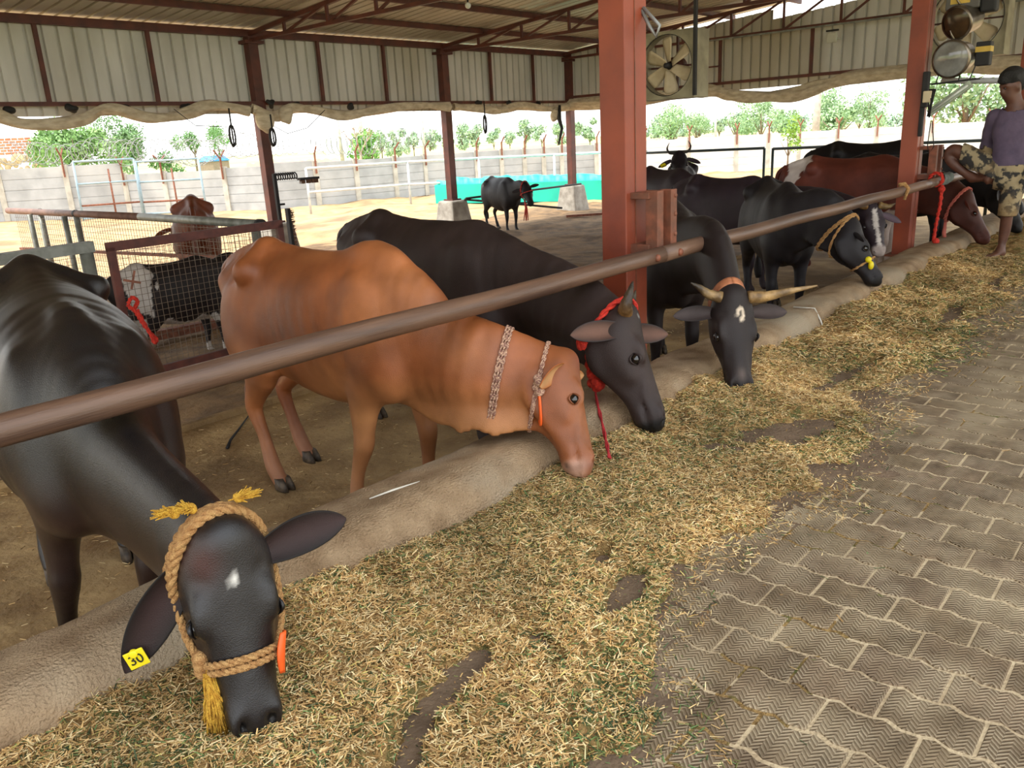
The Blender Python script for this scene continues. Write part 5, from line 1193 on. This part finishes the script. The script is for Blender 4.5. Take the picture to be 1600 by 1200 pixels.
# cow B: striped double collar and loop, orange ring
I = IB; root = I['root']; m = MB()
for k in range(3): rope(m, neck_ring(I, .60+.010*k, .010, .05, (0, 0, .0)), .0062, True, 90, 2)
m.build('neck_rope', M_STR, root, label='striped rope looped three times round the lower neck')
m = MB()
for k in range(2): rope(m, neck_ring(I, .80+.012*k, .010, .03), .0062, True, 90, 2)
m.build('throat_rope', M_STR, root, label='striped rope behind the jaw')
RB = -nrm(I['l'])
a = neck_ring(I, .81, .02, .03); side = a[np.argmax(a@(RB)-.3*np.abs(a[:, 2]-a[:, 2].mean()))]
m = MB(); 
for k in range(6): m.ball(side+np.array([rng.uniform(-.015, .015), rng.uniform(-.01, .01), rng.uniform(-.05, .03)])+RB*.012, .02, 6)
m.build('knot', M_STR, root)
m = MB()
for k in range(2):
    pts = [side+RB*.02+np.array([0, 0, -.02])+(I['u']*math.sin(t)*(.03+.012*k)+np.array([0, 0, -1])*(.075-.075*math.cos(t))) for t in np.linspace(0, 2*PI, 20)]
    m.tube(pts, .006, 6)
m.build('orange_loop', M_ORG, root)
# cow C: red cloth rope round throat with knots and trailing end
I = IC; root = I['root']; m = MB()
for k in range(3): rope(m, neck_ring(I, .88+.013*k, .014, .02, (0, 0, .0)), .012, True, 60, 2)
m.build('red_rope_collar', M_RED, root, label='bright red cloth rope round the throat')
a = neck_ring(I, .90, .02, .02); RR = -nrm(I['l']); low = a[np.argmin(a[:, 2]-.15*(a@RR))]; sd_ = a[np.argmax(a@RR-.5*np.abs(a[:, 2]-a[:, 2].mean()+.04))]
m = MB(); rr = random.Random(4)
for k in range(7): m.ball(sd_+np.array([rr.uniform(-.012, .012), rr.uniform(-.012, .012), rr.uniform(-.02, .03)])+RR*.008, .02, 6, (1, 1, 1.5))
m.build('knot', M_RED, root); m = MB()
for k in range(14): m.ball(low+np.array([rr.uniform(-.035, .035), rr.uniform(-.035, .035), rr.uniform(-.07, .02)])+RR*.02, .026, 6)
m.build('knot', M_RED, root)
M_DRED = mat('dark_red_cord', (176, 34, 40), (140, 26, 30), rough=.8)
e = I['W2L']((2.66, 1.84, .09)); m = MB(); rope(m, [low+RR*.02, low+RR*.05+np.array([0, 0, -.10]), (low+e)/2+np.array([0, 0, -.05]), e], .009, False, 80, 2); m.build('trailing_cord', M_DRED, root)
# cow G
I = IG; root = I['root']; m = MB(); a0 = neck_ring(I, .80, .008, .03); 
G = np.array([[p+nrm(I['neck'][-6, :3]-I['neck'][-9, :3])*w_ for w_ in (-.028, -.010, .010, .028)] for p in np.vstack([a0, a0[:1]])])
o = MB().grid(G).build('tan_belt', M_TANR, root); sm = o.modifiers.new('t', 'SOLIDIFY'); sm.thickness = .008
m = MB(); q = a0[np.argmin(a0[:, 2])]
for k in range(5): m.tube([q+np.array([rng.uniform(-.02, .02), rng.uniform(-.02, .02), .05]), q+np.array([rng.uniform(-.03, .03), rng.uniform(-.03, .03), -.05]), q+np.array([.02, 0, -.12])], [.014, .018, .01], 7)
m.build('belt_tail', M_TANR, root)
# cow H: halter of pale rope
I = IH; root = I['root']; m = MB()
for t in (.72, .735): rope(m, neck_ring(I, t, .012, .06), .010, True, 60, 2)
rope(m, neck_ring(I, .84, .012, .02, (0, 0, .3)), .010, True, 60, 2)
rope(m, head_ring(I, .62, .1, .01), .009, True, 60, 2); m.build('rope_halter', M_JUTE, root)
q = cast(I, hp(I, .60, .08, 0), -I['l']); MB().ball(q-I['l']*.01, .026, 7).ball(q-I['l']*.005+I['u']*.05, .022, 7, (1, 1, 1.6)).build('yellow_tag', M_TAG, root)
q = cast(I, hp(I, .05, .05, 0), np.array([0, 0, 1.])); 
# cow I / K / F small collars
I = IK; m = MB(); 
for t in (.80, .83): rope(m, neck_ring(I, t, .012, .02), .012, True, 60, 2)
m.build('pink_rope_collar', M_PINK, I['root']); a = neck_ring(I, .82, .02, .02); q = a[np.argmin(a[:, 2])]
m = MB(); m.tube([q, q+np.array([0.0, -.02, -.12]), q+np.array([.02, 0, -.24])], [.016, .022, .014], 7); m.build('pink_tassel', M_PINK, I['root'])
I = IF_; m = MB(); rope(m, neck_ring(I, .84, .012, .03), .012, True, 60, 2); a = neck_ring(I, .84, .02, .03); q = a[np.argmin(a[:, 2])]
for k in range(4): m.tube([q, q+np.array([rng.uniform(-.02, .04), rng.uniform(-.03, .03), -.15]), q+np.array([rng.uniform(-.02, .05), rng.uniform(-.05, .05), -.38])], [.018, .016, .008], 6)
rope(m, head_ring(I, .35, -.4, .01), .009, True, 60, 2); m.build('red_rope_halter', mat('faded_red_rope', (190, 66, 54), rough=.8), I['root'])
# red rope on the rail at the far pillar
m = MB(); rx = 9.28
pts = [(rx+.0, 2.31+.062*math.cos(t), .80+.062*math.sin(t)) for t in np.linspace(0, 2*PI, 14)]
for k in range(2): rope(m, [(p[0]+.03*k, p[1], p[2]) for p in pts], .016, False, 60, 2)
rope(m, [(rx+.02, 2.25, .74), (rx+.02, 2.25, .55), (rx+.0, 2.26, .40), (rx, 2.27, .24), (rx-.0, 2.27, .17)], .020, False, 60, 3); m.ball((rx, 2.25, .17), .035, 7).ball((rx+.02, 2.25, .70), .035, 7)
m.build('red_rope_tie', M_RED, **T('bright red rope hanging from the rail by the far pillar', 'rope'))
m = MB(); m.tube([(8.05, 2.31, .835), (8.08, 2.27, .84), (8.1, 2.24, .80), (8.08, 2.26, .70)], [.018, .02, .018, .014], 7); m.build('cloth_knot', M_JUTE, **T('small pale rope knot on the rail left of the far pillar', 'knot'))

# ------------------------------------------------------------------ the man
X0, Y0 = 9.40, 1.72
r = empty('person', (X0, Y0, .03), 0, **T('man in purple shirt and camouflage shorts with one knee raised over the rail', 'person'))
SK = (112, 70, 52)
def Lp(x, y, z): return [x-X0, y-Y0, z-.03]
f = Field((-.75, -.55, -.03), (.65, .85, 1.85), .0125)
lat = nrm((.45, -.9, 0)); fwd = nrm((-.9, -.45, 0)); ltv = tuple(lat)
def LT(ctrl, g='b', k=55, lt=ltv): f.tube([Lp(*c[:3])+list(c[3:]) for c in ctrl], lat=lt, g=g, k=k)
# torso, neck
LT([(9.42, 1.69, .80, .155, .11), (9.42, 1.68, .95, .145, .10), (9.42, 1.68, 1.10, .155, .105), (9.42, 1.68, 1.26, .17, .11), (9.42, 1.68, 1.38, .15, .09), (9.42, 1.69, 1.46, .07, .07)])
LT([(9.42, 1.69, 1.42, .055, .06), (9.40, 1.71, 1.54, .052, .058)])
# head looking down to the left
hc = np.array(Lp(9.38, 1.745, 1.66)); hf = nrm((-.62, .66, -.42)); hl_ = nrm(np.cross((0, 0, 1), hf)); hu = np.cross(hf, hl_)
f.ell(hc+hu*.02-hf*.01, (.098, .078, .105), g='h', k=60, axes=[hf, hl_, hu]); f.ell(hc-hu*.055+hf*.03, (.065, .058, .07), g='h', k=60, axes=[hf, hl_, hu]); f.ell(hc-hu*.105+hf*.062, (.026, .028, .022), g='h', k=60, axes=[hf, hl_, hu])
f.tube([list(hc+hf*.088+hu*.025)+[.012, .012], list(hc+hf*.108-hu*.02)+[.017, .015]], lat=hl_, g='h', k=90)
f.ell(hc+hf*.088-hu*.060, (.014, .026, .009), g='h', k=90, axes=[hf, hl_, hu]); f.ell(hc+hf*.078+hu*.035, (.016, .055, .010), g='h', k=80, axes=[hf, hl_, hu])
for y in (1, -1):
    f.dent(hc+hf*.088+hl_*y*.030+hu*.018, (.018, .018, .012), .010); f.ell(hc+hl_*y*.080-hf*.005-hu*.01, (.018, .010, .030), g='h', k=90, axes=[hf, hl_, hu])
# arms: shoulder - elbow - wrist
RS, RE, RW = (9.42+.0, 1.86, 1.38), (9.50, 1.93, 1.10), (9.38, 1.86, .88)
LS, LE, LW = (9.44, 1.50, 1.38), (9.50, 1.44, 1.10), (9.40, 1.50, .87)
for S_, E_, W_h in ((RS, RE, RW), (LS, LE, LW)):
    LT([(*S_, .055, .055), (*(np.array(S_)*.5+np.array(E_)*.5), .048, .048), (*E_, .040, .042), (*(np.array(E_)*.5+np.array(W_h)*.5), .038, .038), (*W_h, .025, .028)])
    d = nrm(np.array(W_h)-np.array(E_)); pc = np.array(W_h)+d*.05; s1 = nrm(np.cross(d, (0, 1, .2))); s2 = np.cross(d, s1)
    f.tube([Lp(*W_h)+[.028, .018], Lp(*(pc))+[.040, .016], Lp(*(pc+d*.035))+[.040, .014]], lat=s1, g='hand', k=110)
    for q, (o, L_) in enumerate(((-.030, .062), (-.010, .074), (.010, .070), (.030, .054))):
        b0 = pc+d*.035+s1*o; b1 = b0+d*L_*.45-s2*.006; b2 = b0+d*L_*.8-s2*.024
        f.tube([Lp(*b0)+[.009, .009], Lp(*b1)+[.0085, .0085], Lp(*b2)+[.007, .007]], g='hand', k=160)
    b0 = pc-d*.02-s1*.032; f.tube([Lp(*b0)+[.012, .012], Lp(*(b0-s1*.025+d*.02))+[.0095, .0095], Lp(*(b0-s1*.03+d*.052))+[.008, .008]], g='hand', k=160)
# left leg straight down to the fodder, right leg raised with folded knee
LT([(9.42, 1.63, .84, .09, .10), (9.38, 1.63, .66, .080, .085), (9.35, 1.64, .50, .060, .065), (9.35, 1.645, .43, .054, .058), (9.37, 1.65, .30, .052, .056), (9.36, 1.66, .16, .036, .040), (9.34, 1.665, .09, .034, .040)], lt=(0, 1, 0))
LT([(9.37, 1.655, .06, .032, .035), (9.27, 1.70, .055, .038, .026), (9.18, 1.735, .045, .042, .016), (9.14, 1.75, .042, .036, .012)], g='foot', k=80, lt=(.35, .9, 0))
for q in range(5): o = (q-2)*.016; b0 = np.array([9.145+abs(o)*.3, 1.75+o*.9, .042]); f.tube([Lp(*b0)+[.008, .008], Lp(*(b0+np.array([-.03, .012, -.004])))+[.007, .007]], g='foot', k=150)
LT([(9.42, 1.74, .84, .09, .10), (9.40, 1.90, .93, .082, .085), (9.40, 2.08, 1.03, .066, .07), (9.40, 2.20, 1.08, .058, .06), (9.40, 2.235, 1.02, .05, .052), (9.40, 2.18, .94, .054, .052), (9.40, 2.08, .86, .042, .042), (9.40, 2.00, .81, .034, .036)], lt=(1, 0, 0))
LT([(9.40, 2.00, .80, .032, .035), (9.37, 1.93, .79, .036, .026), (9.34, 1.87, .80, .040, .018), (9.33, 1.84, .81, .034, .012)], g='foot', k=80, lt=(1, 0, 0))
for q in range(5): o = (q-2)*.016; b0 = np.array([9.335+o, 1.845, .81]); f.tube([Lp(*b0)+[.008, .008], Lp(*(b0+np.array([-.004, -.03, .004])))+[.007, .007]], g='foot', k=150)
V, Q = f.mesh(60)
M_SKIN = mat('skin', (100, 64, 48), (84, 52, 40), rough=.5, scale=12)
me = npmesh('body', V, Q); link('body', me, M_SKIN, r)
# clothing: offset copies of the body surface
def cloth(name, sel, off, m, wr=.006, sm=1):
    nv = np.zeros_like(V); a, b, c, d_ = (V[Q[:, i]] for i in range(4)); fn = np.cross(c-a, d_-b)
    for i in range(4):
        for k in range(3): nv[:, k] += np.bincount(Q[:, i], fn[:, k], minlength=len(V))
    nv /= np.linalg.norm(nv, axis=1)[:, None]+1e-9
    VV = V+nv*(off+wr*fbm(V, 9, 3))[:, None]; keep = sel[Q].all(1); q = Q[keep]; ids = np.unique(q); mp_ = -np.ones(len(V), int); mp_[ids] = np.arange(len(ids))
    o = link(name, npmesh(name, VV[ids], mp_[q]), m, r); s_ = o.modifiers.new('t', 'SOLIDIFY'); s_.thickness = .006; s_.offset = 1; return o
x, y, z = (V+np.array([X0, Y0, .03])).T
torso = (z > .80) & (z < 1.455) & (np.hypot(x-9.42, y-1.68) < .21)
armR = (np.linalg.norm(V+np.array([X0, Y0, .03])-np.array(RE), axis=1) < .34) & (z > .93) & (y > 1.80) & (y < 2.0); armL = (np.linalg.norm(V+np.array([X0, Y0, .03])-np.array(LE), axis=1) < .34) & (z > .93) & (y < 1.57)
neckcut = (z < 1.455-.4*np.clip(-(x-9.42)-.03, 0, 1))
M_SHIRT = mat('purple_shirt', (92, 78, 98), (78, 66, 86), rough=.85, scale=9, bump=.3, bscale=24)
cloth('shirt', (torso & (z > .87) & neckcut & ~((y > 1.83) & (z < .98) & (x < 9.6) & (y > 1.9))) | armR | armL, .014, M_SHIRT, .008)
M_CAMO = mat('camouflage_cloth', (158, 142, 110), (46, 44, 42), rough=.85, scale=14, bump=.2, contrast=(.46, .54), col3=(150, 124, 84))
legL = (z > .44) & (z < .93) & (y < 1.80); legR = (y > 1.66) & (y < 2.12) & (z > .78) & (z < 1.2) & (z > 1.0-.75*(2.20-y)*1.0-.0)
cloth('shorts', (legL | (legR & (z > .80+.55*(y-1.70)-.06))) & (z < .93+1.2*np.clip(y-1.76, 0, 1)) & ~(armR & (z > .95) & (y > 1.86) & (x > 9.46)), .020, M_CAMO, .012)
# hair
M_HAIR = mat('black_hair', (24, 21, 21), (16, 14, 14), rough=.6, bump=.6, bscale=120)
h = Field((-.3, -.3, 1.35), (.3, .35, 1.95), .012); 
h.ell(hc+hf*-.066+hu*.0, (.055, .078, .085), k=70, axes=[hf, hl_, hu]); h.ell(hc+hu*.062-hf*.022, (.100, .090, .074), k=70, axes=[hf, hl_, hu]); rr = random.Random(9)
for k in range(80):
    d = np.array([rr.gauss(0, 1)-.2, rr.gauss(0, 1), abs(rr.gauss(0, 1))+.5]); d = nrm(d); q = hc+hu*.052-hf*.024+(hf*d[0]*.100+hl_*d[1]*.088+hu*d[2]*.086)
    h.ell(q+hf*.01, (rr.uniform(.014, .03), rr.uniform(.014, .028), .022), k=110)

Vh, Qh = h.mesh(); link('hair', npmesh('hair', Vh, Qh), M_HAIR, r)
m = MB()
for k in range(260):
    an = rr.uniform(-1.2, 1.2); q = hc-hu*(.085+.03*rr.random())+hf*(.085*math.cos(an)*.9+.012)+hl_*math.sin(an)*.062; m.bar(q, q+hf*.006*math.cos(an)+hl_*.006*math.sin(an)-hu*.006, .002)
m.build('beard', M_HAIR, r)
for y in (1, -1): MB().ball(hc+hf*.083+hl_*y*.030+hu*.016, .011, 6).build('eye', M_EYE, r)
MB().grid(np.array([[(9.33+.36*i/12+.2*(1-abs(j)/4), 2.31+.058*math.cos(PI*(.5+j/4.)*.9+.1*math.sin(i))*1.0, .78+.060*math.sin(PI*(.5+j/4.)*.9)+.004*math.sin(i*1.4+j)) for j in range(-4, 5)] for i in range(13)])).build('grey_cloth', mat('grey_cloth', (122, 132, 126), (96, 104, 100), rough=.9, scale=14, bump=.4), **T('grey cloth laid over the rail under the raised leg of the man', 'cloth'))

# ------------------------------------------------------------------ steel lamps, tube light and boxes on the far pillar
M_CHR = mat('worn_steel', (150, 140, 128), (96, 84, 72), rough=.3, metal=.8, scale=8); M_GLS = mat('lamp_glass', (150, 150, 146), (104, 102, 98), rough=.08, scale=5, spec=.8)
def worklamp(loc, ax, rad, label, dark=False):
    r = empty('steel_lamp', loc, **T(label, 'lamp')); a = nrm(ax)
    MB().lathe([(0, -.30), (rad*.55, -.28), (rad*.86, -.20), (rad*.95, 0), (rad, .02)], (0, 0, 0), a, 28).build('housing', M_CHR, r)
    MB().lathe([(rad*.96, .0), (rad*1.05, .01), (rad*1.05, .03), (rad*.93, .035)], (0, 0, 0), a, 32).build('rim', M_CHR, r)
    MB().lathe([(rad*.95, .025), (rad*.7, .04), (rad*.3, .05), (0, .052)], (0, 0, 0), a, 28).build('glass', M_GLS if not dark else mat('amber_glass', (78, 58, 38), (50, 38, 30), rough=.15), r)
    MB().tube([np.array([0, 0, rad*1.05]), np.array([.02, .05, rad*1.5]), np.array([.05, -.05, rad*1.5]), np.array([.05, -.06, rad])], .012, 8).build('handle', M_CHR, r); return r
worklamp((9.28, 2.27, 1.95), (-.93, .12, -.1), .172, 'large round steel lamp with glass front beside the far pillar')
worklamp((9.30, 2.25, 2.28), (-.9, .35, -.25), .15, 'smaller dark-faced round steel lamp above the large one', True)
r = empty('ballast_box', (9.42, 2.24, 2.55), **T('grey ballast box with yellow sticker above the round steel lamps', 'box'))
MB().box((0, 0, 0), (.18, .30, .30)).build('case', mat('grey_case', (96, 92, 86), rough=.6), r, bevel=.01); MB().box((-.093, .02, -.05), (.004, .17, .10)).build('sticker', mat('yellow_sticker', (214, 178, 76), rough=.6), r)
MB().box((0, -.22, .05), (.14, .14, .5)).build('motor', M_BLACK, r, bevel=.02)
r = empty('ballast_box', (9.45, 2.03, 1.98), **T('dark box with yellow band at the right of the large steel lamp', 'box'))
MB().box((0, 0, 0), (.12, .13, .22)).build('case', M_BLACK, r, bevel=.01); MB().box((0, 0, .04), (.124, .134, .05)).build('band', MATS['yellow_sticker'], r)
r = empty('lamp_bracket', (9.35, 2.3, 1.73), **T('thin wire shelf bracket under the large steel lamp', 'bracket'))
MB().bar((-.05, .18, .0), (-.05, -.26, .02), .012).bar((.1, .18, 0), (.1, -.26, .02), .012).bar((-.05, .1, 0), (-.05, .08, .12), .01).bar((-.05, -.1, 0), (-.05, -.12, .12), .01).bar((-.05, -.2, .02), (-.05, -.24, .14), .01).bar((-.05, .18, 0), (.02, .15, -.32), .012).build('wire_frame', M_BLACK, r)
r = empty('tube_light', (9.3, 2.28, 1.62), **T('pale green tube light fitting slanting up from the far pillar', 'light'))
MB().bar((0, .16, -.17), (0, -.20, .09), .07, .05, upv=(1, 0, 0)).build('batten', mat('pale_green_case', (170, 180, 158), (140, 150, 130), rough=.5, scale=10), r, bevel=.006)
MB().tube([(-.04, .14, -.16), (-.04, -.18, .075)], .013, 10).build('tube', mat('tube_glass', (205, 210, 200), rough=.2), r)
r = empty('switch_box', (9.22, 2.47, 1.58), **T('dark switch box with cream socket and wires on the far pillar', 'box'))
MB().box((0, 0, .1), (.07, .06, .34)).box((.02, .02, -.2), (.05, .04, .3)).build('case', M_BLACK, r, bevel=.01); MB().box((-.06, -.04, .03), (.04, .08, .11)).build('socket', mat('cream_plastic', (214, 196, 160), rough=.5), r, bevel=.008)
mb = MB(); rr = random.Random(1)
for k in range(7): mb.tube([(-.06, -.05-.02*k*.5, .1), (-.08, -.08-.02*rr.random(), -.02), (-.05, -.05-.03*rr.random(), -.16)], .006, 5)
mb.tube([(-.05, -.10, -.2), (-.05, -.14, -.45), (-.05, -.10, -.52), (-.05, -.08, -.44), (-.05, -.09, -.2)], .005, 5); mb.build('wires', M_BLACK, r)
r = empty('security_light', (15.9, 5.93, 2.89), **T('small pale flood light on the far gable wall', 'light')); MB().box((0, 0, 0), (.06, .18, .17)).bar((0, 0, 0), (.39, 0, 0), .03).build('case', mat('pale_case', (206, 206, 190), rough=.4), r, bevel=.01); MB().box((.0, 0, .12), (.04, .22, .03)).build('hood', M_BLACK, r)
MB().tube([(9.9, 2.5, 1.78), (9.9, 2.3, 1.76), (9.9, 1.9, 1.73), (9.9, 1.6, 1.72)], .03, 8).build('pale_pipe', M_WHITEP, **T('short pale pipe hanging behind the head of the man', 'pipe'))
MB().tube([(4.0, 2.51, 2.04), (4.0, 2.46, 1.95), (4.0, 2.42, 1.90), (4.0, 2.40, 1.95), (4.0, 2.50, 2.05)], .01, 6).build('wire_loop', M_WIRE, **T('bent wire loop near the top of the near pillar', 'wire'))
